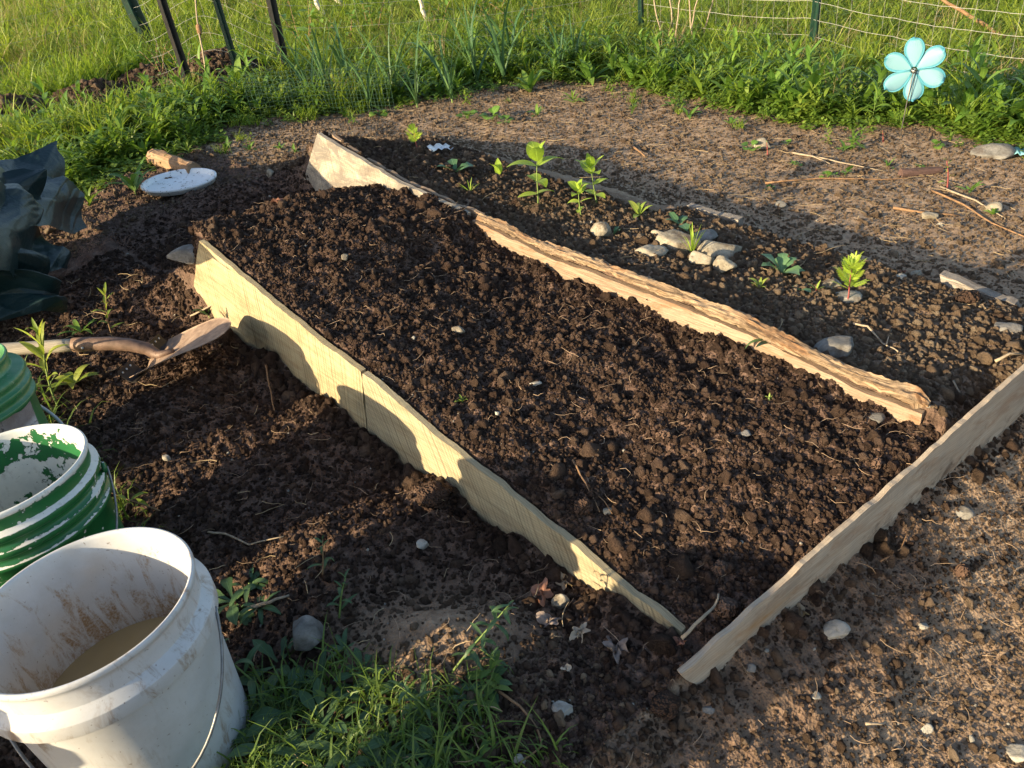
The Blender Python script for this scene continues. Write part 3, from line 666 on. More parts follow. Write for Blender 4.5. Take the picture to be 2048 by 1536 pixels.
def log_piece(name, label, p0, p1, r0, r1, mat, cat, seed):
    p0 = Vector(p0); p1 = Vector(p1); n = 18; m = 12; V = []; F = []; UV = []
    t = (p1-p0); L = t.length; t.normalize(); a = t.orthogonal().normalized(); b = t.cross(a)
    for i in range(n+1):
        for j in range(m):
            an = 2*math.pi*j/m; k = 1+.22*float(fbm(np.array(j*1.3+seed), np.array(i*.25), 3, seed))
            r = (r0+(r1-r0)*i/n)*k; V.append(p0+t*(L*i/n)+(a*math.cos(an)+b*math.sin(an))*r-p0); UV.append((L*i/n, an*r0))
    for i in range(n):
        for j in range(m): F.append((i*m+j, i*m+(j+1) % m, (i+1)*m+(j+1) % m, (i+1)*m+j))
    F.append(tuple(range(m))[::-1]); F.append(tuple(n*m+j for j in range(m)))
    o = link(name, mesh(name, V, F, mat, False, UV)); o.location = p0; return tag(o, label, cat)
W_LOG = mat_wood('old_split_wood', (.40, .27, .17), (.27, .17, .10), (.13, .08, .05), stain=.4, rot=.3, bump=1.0)
log_piece('wood_chunk', 'weathered chunk of split wood lying behind the white tray', at(316, 326)+Vector((0, 0, .02)), at(392, 350)+Vector((0, 0, .02)), .045, .035, W_LOG, 'wood', 3)

# ------------------------------------------------------------------ shovel
def mat_rust():
    t = NT('dusty_rusted_steel'); p = t.obj()
    col = t.ramp(t.noise(p, 30, 6, .7, .5), [(.3, (.15, .10, .075)), (.5, (.27, .19, .14)), (.7, (.36, .265, .20))])
    col = t.mix(t.mr(t.noise(p, 11, 5, .7), .5, .68, 0, .6), col, (.13, .085, .06))
    t.bump(t.noise(p, 90, 5, .7), .4, .002)
    return t.fin(col, .62, .35, Metallic=.15)
RUST = mat_rust(); SOCK = mat_simple('brown_socket_steel', (.15, .095, .07), .6, .4, .15, .35, 60, .4, .35); BLACK_M = mat_simple('black_steel', (.02, .017, .016), .55, .4, .3, .5, 60, .2, .25)
RIVET = mat_simple('bright_rivet', (.5, .48, .45), .4, .5, .7)
HANDLE = mat_wood('grey_handle_wood', (.40, .36, .30), (.29, .255, .21), (.13, .11, .085), stain=.3)
def build_shovel():
    c1 = np.array(on_plane(268, 766, (0, 0, .19), (0, 0, 1))); W = .205; Lb = .285
    # far shoulder corner on its pixel ray at the blade's width
    d2 = ray(345, 690); k = CP-c1; bq = k @ d2; cq = k @ k-W*W; t2 = -bq+math.sqrt(max(bq*bq-cq, 0)); c2 = CP+t2*d2
    s = (c1+c2)/2; w = (c2-c1)/np.linalg.norm(c2-c1)
    # tip: on the ray, at the blade's length and square to the shoulder
    best = None; d3 = ray(468, 652)
    for t in np.arange(1.2, 3.2, .004):
        q = CP+t*d3-s; e = abs(np.linalg.norm(q)-Lb)+.6*abs(q @ w)
        if best is None or e < best[0]: best = (e, q)
    l = best[1]; l = l-(l @ w)*w; Lb = min(.30, max(.24, np.linalg.norm(l))); l = l/np.linalg.norm(l); n = np.cross(l, w); n = n if n[2] > 0 else -n
    root = empty('shovel', tuple(s)); tag(root, 'rusty garden shovel with a wooden handle lying against the plank', 'shovel')
    loc = lambda a, b, c: tuple(l*a*Lb+w*b*W/2+n*c)
    V = []; F = []; nx, ny = 30, 18
    for side in (0, 1):
        for i in range(nx+1):
            f = i/nx; hw = 1.0 if f < .62 else math.sqrt(max(0, 1-((f-.62)/.385)**2))
            hw = hw*(1-.06*f)
            for j in range(ny+1):
                g = (j/ny*2-1); c = .020*(g*hw)**2*(1-.3*f)+.010*math.sin(f*2.4)-.016*math.exp(-(g*hw/.22)**2)*max(0, .30-f)/.30*-1
                V.append(loc(f, g*hw, c-(0.0022 if side else 0)))
    N = (nx+1)*(ny+1); id = lambda k, i, j: k*N+i*(ny+1)+j
    for i in range(nx):
        for j in range(ny):
            F.append((id(0, i, j), id(0, i+1, j), id(0, i+1, j+1), id(0, i, j+1))); F.append((id(1, i, j), id(1, i, j+1), id(1, i+1, j+1), id(1, i+1, j)))
        for j in (0, ny): F.append((id(0, i, j), id(1, i, j), id(1, i+1, j), id(0, i+1, j)))
    for j in range(ny): F.append((id(0, 0, j), id(0, 0, j+1), id(1, 0, j+1), id(1, 0, j)))
    link('blade', mesh('blade', V, F, RUST), root)
    for sg in (-1, 1):                                    # folded step plates
        V = []; F = []
        b0, b1 = .42*sg, 1.03*sg
        for i, (a, c) in enumerate(((0.05, .004), (0.0, .006), (-.035, .016), (-.055, .032), (-.06, .048))):
            for b in (b0, b1): V.append(loc(a, b, c)); V.append(loc(a, b, c-.004))
        for i in range(4): q = i*4; F += [(q, q+2, q+6, q+4), (q+1, q+5, q+7, q+3), (q, q+4, q+5, q+1), (q+2, q+3, q+7, q+6)]
        F += [(0, 1, 3, 2), (16, 18, 19, 17)]
        st = link('step_plate', mesh('step_plate', V, F, BLACK_M, False), root)
        for kx in range(3):
            V2, F2 = ico(1); p = np.array(loc(-.060, (.55+.18*kx)*sg, .036)); link('rivet', quads_np('rivet', V2*.0042+p, F2, RIVET), st)
    # socket: from the blade up over a crook and back along the handle
    hp = [np.array(facing(x, y, tuple(s+np.array([dx, dy, 0])))) for x, y, dx, dy in ((318, 716, .0, .0), (296, 700, -.03, .0), (262, 693, -.07, .0), (222, 690, -.12, .0), (172, 692, -.20, .0), (150, 693, -.23, .0))]
    pts = [l*.30*Lb+n*.012, l*.12*Lb+n*.016]+[p-s+n*.014*(1 if i < 1 else .4) for i, p in enumerate(hp)]
    link('socket', MB().tube(pts, [.007, .012, .0165, .018, .0185, .0195, .0205, .0205], 14).mesh('socket', SOCK), root)
    h0 = Vector(hp[-2]-s+n*.006); dirh = (Vector(hp[-1]-hp[-2])).normalized(); dirh.z -= .02
    mbh = MB().tube([h0+dirh*k for k in np.linspace(0, 1.05, 16)], .0185, 14); me = mbh.mesh('handle', HANDLE)
    uvl = me.uv_layers.new(name='uv')
    for lo in me.loops: co = me.vertices[lo.vertex_index].co; uvl.data[lo.index].uv = (co.x, co.z*1.3+co.y*.7)
    link('handle', me, root)
    link('rivet', quads_np('rivet', ico(1)[0]*.005+np.array(hp[-2]-s)+np.array([0, -.019, .004]), ico(1)[1], RIVET), root)
build_shovel()

# ------------------------------------------------------------------ pinwheel
def build_pinwheel():
    b = at(1799, 274); root = empty('pinwheel', b); tag(root, 'light blue six-petal flower pinwheel on a thin stake', 'pinwheel')
    hub = Vector(facing(1828, 140, b))-b
    t = NT('blue_pinwheel_fabric'); uv = t.uv(); u, v, _ = t.sep(uv)
    rad = t.math('MULTIPLY', t.mr(u, .66, .95), 1.0)
    ribs = t.math('MULTIPLY', t.mr(t.wave(t.scale(uv, (.35, 1, 1)), 3.2, .3, 1, 1, 'Y'), .5, .8), t.mr(u, .70, .76))
    col = t.mix(t.math('MULTIPLY', ribs, .5), (.20, .38, .45), (.13, .29, .37))
    eb = t.math('MAXIMUM', t.mr(t.math('ABSOLUTE', t.math('SUBTRACT', v, .5)), .36, .42), t.mr(u, .90, .935)); col = t.mix(eb, col, (.08, .30, .39))
    t.fin(col, .5, .35); tr = t.node('ShaderNodeBsdfTranslucent', {'Color': (.16, .38, .47)}); mx = t.node('ShaderNodeMixShader', {0: .35})
    t.l.new(t.b.outputs[0], mx.inputs[1]); t.l.new(tr.outputs[0], mx.inputs[2]); t.l.new(mx.outputs[0], t.out.inputs[0])
    RIM = mat_simple('blue_piping', (.05, .22, .30), .5, .4, 0, .1)
    dep = float(np.dot(np.array(b+hub)-CP, fw)); R = 60/FPX*dep
    fwd = (b+hub-Vector(CP)).normalized(); fwd = (fwd+Vector((.10, .0, .22))).normalized()
    rx = fwd.cross(Vector((0, 0, 1))).normalized(); uz = rx.cross(fwd)
    for k in range(6):
        a = math.radians(97+60*k); V = []; UV = []; F = []; n, m = 22, 9
        ax = rx*math.cos(a)+uz*math.sin(a); bx = -rx*math.sin(a)+uz*math.cos(a)
        out = []
        for i in range(n+1):
            f = i/n; r = R*(.10+.90*f); hw = R*(.295*math.sqrt(max(.004, 1-((f-.62)/.38)**2)) if f > .62 else .295*(.12+.88*math.sin(f/.62*math.pi/2)**1.2))
            for j in range(m):
                g = j/(m-1)*2-1
                p = hub+ax*r+bx*(hw*g)+fwd*(.010*g*f+.012*(g*g)*f-.006*f); V.append(p); UV.append((f, j/(m-1)))
                if j in (0, m-1) or i == n: out.append((i, j, p))
        for i in range(n):
            for j in range(m-1): F.append((i*m+j, (i+1)*m+j, (i+1)*m+j+1, i*m+j+1))
        pe = link('petal', mesh('petal', V, F, t.m, True, UV), root)
        ring = [V[i*m] for i in range(n+1)]+[V[n*m+j] for j in range(1, m-1)]+[V[i*m+m-1] for i in range(n, -1, -1)]
        link('piping', MB().tube(ring, .0028, 5).mesh('piping', RIM), pe)
    hb = link('hub', quads_np('hub', (ico(2)[0]*np.array((.011, .011, .011)))+np.array(hub-fwd*.012), ico(2)[1], mat_simple('grey_hub', (.28, .30, .30), .35, .5, .3, .2)), root)
    for q in range(4):
        an = q*math.pi/2+.4; p = np.array(hub-fwd*.022+rx*(.008*math.cos(an))+uz*(.008*math.sin(an))); link('hub_knob', quads_np('hub_knob', ico(1)[0]*.0045+p, ico(1)[1], BLACK_M), hb)
    link('stake', MB().tube([Vector((0, 0, -.05)), hub*.5, hub-fwd*.018], .0024, 6).mesh('stake', mat_simple('grey_rod', (.16, .15, .14), .4, .5, .5)), root)
    link('stay_rod', MB().tube([hub*.30+Vector((.01, -.005, .0)), hub-fwd*.018+rx*.012], .0015, 6).mesh('stay_rod', BLACK_M), root)
build_pinwheel()

# ------------------------------------------------------------------ fence posts and wire
POST_G = mat_simple('dark_green_post_paint', (.008, .035, .022), .45, .45, 0, .4, 30, .1, .2)
POST_B = mat_simple('black_post_paint', (.008, .008, .008), .5, .4, 0, .5, 30, .1, .25)
def tpost(label, bp, tp_, width, mat, length=1.5):
    b = at(*bp); t = Vector(facing(tp_[0], tp_[1], b)); d = (t-b).normalized()
    a = d.cross(Vector(fw)).normalized(); c = d.cross(a); wd = 1.25*width/FPX*float(np.dot(np.array(b)-CP, fw))
    mb = MB(); n = 3
    for (x0, x1, y0, y1) in ((-wd/2, wd/2, -wd*.07, wd*.07), (-wd*.07, wd*.07, wd*.07, wd*.62)):
        V = [a*x+c*y+d*z for z in (-.25, length) for x, y in ((x0, y0), (x1, y0), (x1, y1), (x0, y1))]
        mb.add(V, [(0, 1, 5, 4), (1, 2, 6, 5), (2, 3, 7, 6), (3, 0, 4, 7), (0, 3, 2, 1), (4, 5, 6, 7)])
    o = link('fence_post', mb.mesh('fence_post', mat, False)); o.location = b
    tag(o, label, 'fence post', 'metal fence posts')
    V = []; F = []
    sb = MB()
    for k in range(int(length/.055)): sb.box(d*(.05+k*.055)-c*(wd*.07+.004), wd*.3, .010, .012, Matrix((a, c, d)).transposed())
    so = link('studs', sb.mesh('studs', mat, False), o); so['kind'] = 'stuff'
    return b, d
P1 = tpost('thick dark green metal post leaning hard to the left', (312, 118), (258, 0), 22, POST_G)
P2 = tpost('black metal post rising from dry soil between two dark green posts', (384, 182), (323, 0), 14, POST_B)
P3 = tpost('slim dark green post in front of the brown heap', (478, 150), (434, 6), 11, POST_G)
P5 = tpost('black metal post standing at the left end of the garlic', (577, 168), (542, 0), 15, POST_B)
P6 = tpost('slim green post rising beside pale dry stalks', (1284, 88), (1281, 0), 9, POST_G)
P7 = tpost('dark post standing in the wire to the left of the blue pinwheel', (1621, 130), (1634, 0), 13, POST_G)
FW = mat_simple('pale_fence_wire', (.36, .355, .33), .5, .4, .2, .2)
def wire_panel(label, a, b, n_h, z0, dz, n_v, sag=.02, r=.0014, seed=0, lean=(0, 0)):
    rr = np.random.RandomState(seed); a = Vector(a); b = Vector(b); root = empty('wire_fence', a); tag(root, label, 'wire fence', 'wire fencing round the garden')
    L = b-a; N = 24
    def P(f, h, s): 
        wob = .005*float(vnoise(np.array(f*5.+s), np.array(h*7.), seed)); g = H1(a.x+L.x*f, a.y+L.y*f)
        return Vector((L.x*f+lean[0]*h, L.y*f+lean[1]*h, g-a.z+h+wob-sag*math.sin(math.pi*f)))+Vector((-L.y, L.x, 0)).normalized()*(.014*float(vnoise(np.array(f*4.), np.array(h*3.), seed+2)))
    for k in range(n_h):
        h = z0+dz*k; link('horizontal_wire', MB().tube([P(i/N, h, 0) for i in range(N+1)], r, 4, False).mesh('horizontal_wire', FW), root)
    for k in range(n_v):
        f = (k+.5)/n_v+rr.uniform(-.1, .1)/n_v; link('vertical_wire', MB().tube([P(f, z0+dz*(n_h-1)*i/6, 0) for i in range(7)], r*.5, 4, False).mesh('vertical_wire', FW), root)
p6, p7 = P6[0], P7[0]; dirR = (p7-p6); pend = p7+dirR*1.0
pe = Vector((2.85, 3.62, 0)); pe.z = H1(pe.x, pe.y)
wire_panel('pale wire mesh between the slim green post and the post near the pinwheel', p6, p7, 9, .07, .10, 12, .02, .0012, 3)
wire_panel('pale wire mesh running from behind the pinwheel out to the right', p7, pe, 9, .07, .10, 14, .03, .0012, 5)
wire_panel('faint wire mesh behind the garlic between the black post and the slim green post', P5[0], p6, 7, .10, .13, 12, .05, .0008, 7)
wire_panel('pale wire strands in front of the brown heap', P3[0]-Vector((.55, -.1, 0)), P5[0], 7, .06, .10, 5, .01, .0012, 9)
pl = Vector((-3.6, 5.2, 0)); pl.z = H1(pl.x, pl.y)
wire_panel('slack wire strands left of the leaning post', pl, P1[0], 5, .10, .14, 7, .08, .0007, 11)
def small_mesh():
    a = at(508, 240); b = at(596, 232); c = at(790, 226); root = empty('garden_netting', a)
    tag(root, 'low green square-mesh netting standing in the weeds left of the garlic', 'netting')
    G = mat_simple('green_coated_wire', (.05, .11, .08), .5, .4, 0, .2)
    for p, q, nv in ((a, b, 11), (b, c, 26)):
        L = q-p; ho = p-a
        mb = MB()
        for k in range(11): mb.tube([ho+L*f+Vector((0, 0, .02+.022*k+.004*math.sin(f*9+k))) for f in np.linspace(0, 1, 8)], 0.0007, 3, False)
        for k in range(nv+1): mb.tube([ho+L*(k/nv)+Vector((.004*math.sin(k), 0, h)) for h in (-.02, .12, .245)], 0.0007, 3, False)
        o = link('mesh_panel', mb.mesh('mesh_panel', G), root); o['kind'] = 'stuff'
small_mesh()

# ------------------------------------------------------------------ stones
def px_size(p, px): return px/FPX*float(np.dot(np.array(p)-CP, fw))
_rk = {}
def stone(px, py, w, h, mat, label, seed, flat=1.0, rz=None, name='stone', clod=False, sink=.30, cuts=9, cat='stone', group='stones lying on the beds and path'):
    p = at(px, py+h*.30); W = px_size(p, w); Hh = px_size(p, h)
    key = (seed, clod)
    if clod: V, F = clod_verts(seed, 3, .30)
    else: V, F = rock_verts(seed, 4, cuts, bump=.07)
    V = V/np.abs(V).max(0); V = V*np.array((W/2, W/2*.8, max(.004, Hh*.5*flat)))
    o = link(name, quads_np(name, V, F, mat, clod)); o.location = (p.x, p.y, p.z+Hh*.5*flat*(1-2.4*sink)); o.rotation_euler = (RS.uniform(-.15, .15), RS.uniform(-.15, .15), (RS.uniform(-.5, .5) if rz is None else rz))
    tag(o, label, cat, group); return o
ST = [
 (1202, 462, 42, 44, ROCK_TAN, 'small upright tan stone beside the middle plank below the zinnia seedlings', 3, .9, .18),
 (1356, 476, 92, 58, ROCK_TAN, 'biggest rounded tan stone at the back of the stone cluster', 5, .85, .25),
 (1300, 502, 80, 32, ROCK_TAN, 'flat tan slab at the left of the stone cluster', 8, .8, .2),
 (1446, 494, 104, 54, ROCK_TAN, 'wide grey-tan slab crossed by stripes of shade in the stone cluster', 12, .8, .25),
 (1406, 516, 56, 44, ROCK_TAN, 'wedge-shaped tan stone at the front of the stone cluster', 14, .9, .2),
 (1450, 532, 48, 46, ROCK_TAN, 'round brownish stone at the right front of the stone cluster', 19, 1.0, .15),
 (1408, 470, 62, 26, ROCK_GREY, 'flat grey stone half hidden behind the stone cluster', 21, .7, .2),
 (1318, 466, 36, 24, ROCK_TAN, 'small tan stone tucked behind the left of the cluster', 22, .8, .2),
 (1666, 692, 104, 52, ROCK_GREY, 'long smooth grey stone lying against the waney plank edge', 25, .75, .25),
 (1664, 566, 44, 26, ROCK_TAN, 'brown stone behind the feathery marigold seedling', 27, .8, .25),
 (1700, 590, 60, 24, ROCK_GREY, 'flat grey stone under the feathery marigold seedling', 28, .7, .25),
 (382, 506, 92, 56, ROCK_GREY, 'dark flat stone leaning behind the end of the cream plank', 31, .7, .2),
 (614, 1258, 84, 96, ROCK_GREY, 'smooth grey triangular stone beside the white bucket', 33, .9, .2),
 (1672, 1256, 58, 50, ROCK_PALE, 'white stone splotched with soil in front of the dirty board', 36, .8, .25),
 (1128, 1408, 52, 40, ROCK_PALE, 'pale pointed stone in the shaded soil at the bottom', 38, .6, .25),
 (848, 1082, 30, 32, ROCK_PALE, 'pale chip of stone in the shade below the cream plank', 40, .7, .2),
 (1985, 300, 88, 40, ROCK_GREY, 'grey stone slab at the right beyond the path', 43, .8, .25),
 (1524, 288, 34, 30, ROCK_TAN, 'tan stone on the path with a red sprout beside it', 45, .9, .2),
 (1558, 408, 30, 20, ROCK_GREY, 'small grey stone on the path right of the tan plank end', 47, .8, .2),
 (1988, 414, 38, 28, ROCK_TAN, 'tan stone lying among straw at the right of the path', 49, .8, .2),
 (1858, 430, 30, 22, ROCK_TAN, 'small tan stone at the end of a thin twig on the path', 51, .8, .2),
 (1880, 448, 16, 14, ROCK_PALE, 'tiny pale pebble below the twig on the path', 52, .8, .2),
 (2015, 652, 62, 36, ROCK_GREY, 'grey rounded stone under the cracked grey plank end', 53, .8, .25),
 (1800, 552, 26, 18, ROCK_PALE, 'pale angular chip left of the dark round clod', 55, .8, .2),
 (1830, 545, 24, 18, ROCK_TAN, 'tan angular chip just left of the dark round clod', 56, .8, .2),
 (1070, 764, 30, 20, ROCK_PALE, 'pale flat chip in the middle of the dark bed', 58, .5, .2),
 (918, 657, 28, 24, ROCK_TAN, 'tan angular chip in the dark bed above the grey plank', 60, .7, .2),
 (1217, 1021, 26, 22, ROCK_TAN, 'orange-tan chip at the foot of a bent twig in the dark bed', 62, .7, .2),
 (996, 828, 15, 15, ROCK_PALE, 'round pale pebble in the dark bed near a green sprout', 64, 1, .2),
 (690, 517, 18, 18, ROCK_TAN, 'round brown pebble near the far corner of the dark bed', 65, 1, .2),
 (1122, 1196, 36, 62, ROCK_TAN, 'tan stone caked in soil below the tapering grey plank', 66, .8, .25),
 (335, 914, 17, 16, ROCK_PALE, 'round white pebble in the shade right of the green buckets', 68, 1, .25),
 (541, 346, 18, 20, ROCK_TAN, 'pale brown stone on the soil right of the white tray', 69, 1, .25),
 (1925, 1020, 40, 28, ROCK_GREY, 'grey stone in the shade under the right of the dirty board', 70, .7, .25),
 (1852, 1453, 28, 20, ROCK_PALE, 'white stone on the sunlit soil at the lower right', 72, .8, .25),
 (2036, 1500, 56, 46, ROCK_PALE, 'pale flat stone cut by the lower right corner', 74, .7, .3),
 (1846, 1248, 24, 16, ROCK_PALE, 'largest of the white pebbles right of the splotched stone', 76, .8, .25),
 (1500, 1336, 26, 20, ROCK_GREY, 'grey pebble below the near end of the dirty board', 77, .8, .25),
 (1630, 1390, 24, 14, ROCK_PALE, 'flat pale pebble at the edge of the sunlit soil', 78, .8, .25),
 (1416, 1418, 26, 16, ROCK_GREY, 'smooth grey pebble right of the pale pointed stone', 79, .8, .25),
 (1040, 1515, 30, 24, ROCK_PALE, 'pale stone at the bottom edge beside a bent root', 80, .7, .25),
 (1490, 868, 28, 20, ROCK_GREY, 'grey pebble in the dark bed below the waney edge', 81, .8, .25),
 (1750, 832, 40, 22, ROCK_GREY, 'brown-grey stone near the end of the waney plank', 82, .8, .3),
]
for a in ST: stone(a[0], a[1], a[2], a[3], a[4], a[5], a[6], a[7], sink=a[8])
CL_ = [(1934, 590, 50, 48, 'dark round clod of soil beside the cracked grey plank end', 5), (1168, 1006, 46, 44, 'rounded brown clod in the dark bed under a bent twig', 6), (1452, 1206, 58, 62, 'big dark clod inside the corner by the dirty board', 7),
       (1330, 1400, 70, 62, 'large crumbly clod in the shade below the near board end', 8), (1922, 1136, 38, 36, 'red-brown clod at the edge of the shade right of the board', 9), (1752, 920, 26, 44, 'upright reddish clod in the dark bed by the dirty board', 10), (738, 690, 36, 34, 'brown clod on the dark bed right of the cream plank', 11), (870, 980, 80, 60, 'broad clod heaped against the foot of the grey plank', 12), (1440, 1130, 40, 40, 'dark clod above the near end of the dirty board', 13), (1330, 865, 44, 36, 'rounded clod in the middle of the dark bed', 14)]
for x, y, w, h, lb, sd in CL_: stone(x, y, w, h, CRUMB, lb, sd, .95, name='soil_clod', clod=True, sink=.3, cat='clod', group='big clods of soil')

# ------------------------------------------------------------------ leaves
def leaf_mesh(kind, seed, mat, droop=.5, fold=.25, w=.12, segs=7):
    r = np.random.RandomState(seed); V = []; F = []; UV = []
    x = z = 0.0; ang = .25*r.uniform(.3, 1)
    for i in range(segs+1):
        f = i/segs
        if kind == 'lance': hw = w*(math.sin(math.pi*min(1, f*.93+.055))**.85)
        elif kind == 'ovate': hw = w*(math.sin(math.pi*min(1, f**.75*.95+.04))**.8)
        elif kind == 'strap': hw = w*(1-.75*f**2.2)
        elif kind == 'spoon': hw = w*(.22+.95*math.exp(-((f-.68)/.26)**2))*(1-ss(.9, 1.0, np.array(f))*.9)
        elif kind == 'lobed': hw = w*(.30+.9*math.exp(-((f-.62)/.30)**2))*(1+.28*math.sin(f*27+seed))*(1-.9*float(ss(.88, 1.0, np.array(f))))
        elif kind == 'round': hw = w*(.08 if f < .45 else math.sqrt(max(0, 1-((f-.72)/.30)**2)))
        hw = max(hw, .004)
        tw = .25*math.sin(f*3+seed)
        for s in (-1, 0, 1):
            V.append((x, s*hw, z+abs(s)*hw*fold+s*hw*tw*.4)); UV.append((f, .5+.5*s))
        x += math.cos(ang)/segs; z += math.sin(ang)/segs; ang -= droop*(1.6*f+.2)*2/segs*r.uniform(.8, 1.2)
    for i in range(segs):
        for s in range(2): F.append((i*3+s, (i+1)*3+s, (i+1)*3+s+1, i*3+s+1))
    return mesh('leaf', V, F, mat, True, UV)
def pinnate_mesh(seed, mat, n=6):
    r = np.random.RandomState(seed); V = []; F = []; UV = []
    def strip(p, d, nrm, L, w):
        q = len(V); sd = np.cross(nrm, d)
        for i in range(4):
            f = i/3; c = p+d*L*f-nrm*.18*L*f*f; hw = w*math.sin(math.pi*min(1, f*.9+.08))
            V.append(tuple(c-sd*hw)); V.append(tuple(c+sd*hw)); UV.append((f, 0)); UV.append((f, 1))
        for i in range(3): F.append((q+2*i, q+2*i+2, q+2*i+3, q+2*i+1))
    up_ = np.array((0, 0, 1.0)); strip(np.zeros(3), np.array((1.0, 0, .1)), up_, .8, .012)
    for k in range(n):
        f = .25+.6*k/(n-1); p = np.array((f*.8, 0, .08*f))
        for s in (-1, 1):
            d = np.array((.62, s*.8, .15)); d /= np.linalg.norm(d); strip(p, d, up_, .40*(1-.45*abs(f-.5)), .052)
    strip(np.array((.72, 0, .07)), np.array((1.0, 0, .1)), up_, .34, .05)
    return mesh('leaf', V, F, mat, True, UV)
LG = mat_leaf('fresh_seedling_leaf', (.20, .30, .028), (.28, .40, .045), (.35, .43, .06), .42)
LB = mat_leaf('blue_green_leaf', (.06, .13, .06), (.09, .18, .085), (.13, .22, .10), .25)
LW = mat_leaf('weed_leaf', (.06, .13, .02), (.10, .19, .03), (.16, .24, .04), .3)
LD = mat_leaf('wilted_weed_leaf', (.035, .075, .03), (.055, .11, .045), (.085, .14, .06), .25)
LS = mat_leaf('strap_leaf', (.035, .085, .035), (.06, .13, .05), (.10, .17, .055), .25)
LY = mat_leaf('yellow_green_leaf', (.15, .22, .03), (.22, .29, .05), (.28, .30, .06), .35)
STEM_G = mat_simple('green_stem', (.14, .20, .05), .6, .3, 0, .3, 30); STEM_R = mat_simple('red_stem', (.22, .055, .05), .6, .3, 0, .3, 30); STEM_B = mat_simple('brown_stem', (.19, .12, .06), .7, .3, 0, .3, 30)
def lib(kind, mat, n=4, **kw): return [leaf_mesh(kind, 10*i+3, mat, kw.get('droop', .5)*(0.5+.45*i), kw.get('fold', .25), kw.get('w', .12)*(1+.08*(i-1.5)), kw.get('segs', 7)) for i in range(n)]
L_ZIN = lib('ovate', LG, droop=.35, w=.29, fold=.2); L_WEED = lib('lance', LW, droop=.55, w=.10); L_WILT = lib('lance', LD, droop=.8, w=.10); L_SPOON = lib('spoon', LD, droop=.6, w=.13)
L_STRAP = lib('strap', LS, droop=.55, w=.020, fold=.5, segs=10); L_LOB = lib('lobed', LB, droop=.5, w=.20); L_RND = lib('round', LW, droop=.5, w=.30); L_YEL = lib('lance', LY, droop=.5, w=.14); L_SML = lib('ovate', LW, droop=.5, w=.26, segs=5)
L_PIN = [pinnate_mesh(i, LG) for i in range(3)]; L_TH = lib('lance', LG, droop=.2, w=.03)
def stem_pts(h, lean, az, n=6, curve=.0, wob=.0, seed=0):
    P = []
    for i in range(n+1):
        f = i/n; k = lean*f+curve*f*f
        P.append(Vector((math.cos(az)*k*h+wob*h*math.sin(f*6+seed)*.5, math.sin(az)*k*h+wob*h*math.cos(f*5+seed)*.5, h*f*math.sqrt(max(.05, 1-(lean+curve*f)**2*.5)))))
    return P
def along(P, f):
    k = f*(len(P)-1); i = min(int(k), len(P)-2); return P[i].lerp(P[i+1], k-i)
def make_plant(name, label, cat, group, loc, stems, leaves, smat, r=.003):
    mb = MB()
    for P in stems: mb.tube([P[0]-Vector((0, 0, .02))]+list(P), [r]+[r*(1-.6*i/(len(P)-1)) for i in range(len(P))], 5)
    if not stems: mb.tube([Vector((0, 0, -.015)), Vector((0, 0, .006))], [r, r], 5)
    o = link(name, mb.mesh('stem', smat)); o.location = loc; tag(o, label, cat, group)
    for (p, az, el, L, me, w, roll) in leaves:
        c = bpy.data.objects.new('leaf', me); COL.objects.link(c); c.parent = o
        c.matrix_local = Matrix.Translation(p) @ Matrix.Rotation(az, 4, 'Z') @ Matrix.Rotation(-el, 4, 'Y') @ Matrix.Rotation(roll, 4, 'X') @ Matrix.Diagonal((L, L*w, L, 1))
    return o
U = RS.uniform; CH = lambda l: l[RS.randint(len(l))]
def zinnia(px, py, hpx, label, seed):
    p = at(px, py); h = px_size(p, hpx)*.80; P = stem_pts(h, .06, seed*1.3, 6, .05, .02, seed); lv = []
    for k, (f, L, el) in enumerate(((.26, .36, .0), (.52, .42, .12), (.82, .54, .30), (.92, .50, .65), (1.0, .34, 1.0))):
        for s in (0, 1): lv.append((along(P, f), seed+k*1.45+s*math.pi+U(-.2, .2), el+U(-.12, .12), h*L*U(1.0, 1.25), CH(L_ZIN), 1.0, U(-.15, .15)))
    return make_plant('zinnia_seedling', label, 'seedling', 'flower seedlings in the far bed', p, [P], lv, STEM_G, .0028)
zinnia(1076, 412, 118, 'tallest leafy seedling with paired bright leaves in the far bed', 0.4)
zinnia(1193, 408, 92, 'second leafy seedling leaning right of the tallest one', 2.1)
zinnia(1161, 432, 66, 'shorter leafy seedling just in front of the second tall one', 1.2)
def fern(px, py, hpx, label, n, seed):
    p = at(px, py); h = px_size(p, hpx); P = stem_pts(h*.8, .1, seed, 4, .05, .03, seed); lv = []
    for k in range(n):
        f = .35+.65*k/(n-1); lv.append((along(P, f), seed+k*2.4, .15+.9*f+U(-.15, .15), h*U(.42, .58)*(1.15-.4*f), CH(L_PIN), 1.0, U(-.2, .2)))
    make_plant('marigold_seedling', label, 'seedling', 'flower seedlings in the far bed', p, [P], lv, STEM_R, .0028)
fern(1694, 606, 92, 'feathery marigold seedling with red stem near the right of the far bed', 16, 1.0)
fern(836, 302, 48, 'feathery marigold seedling with red stem near the far end of the bed', 10, 2.0)
def rosette(name, px, py, lpx, label, n, lib_, seed, el=(.2, .7), cat='seedling', group='leafy seedlings in the far bed', w=1.0, smat=STEM_G, stem=0.0):
    p = at(px, py); L = px_size(p, lpx); lv = []; P = stem_pts(max(L*stem, .004), .1, seed, 4, .1, .02, seed)
    for k in range(n): lv.append((along(P, U(.2, 1) if stem else 0.0), seed+k*2.4+U(-.3, .3), U(*el), L*U(.75, 1.1), CH(lib_), w, U(-.2, .2)))
    return make_plant(name, label, cat, group, p, [P] if stem else [], lv, smat, .0022)
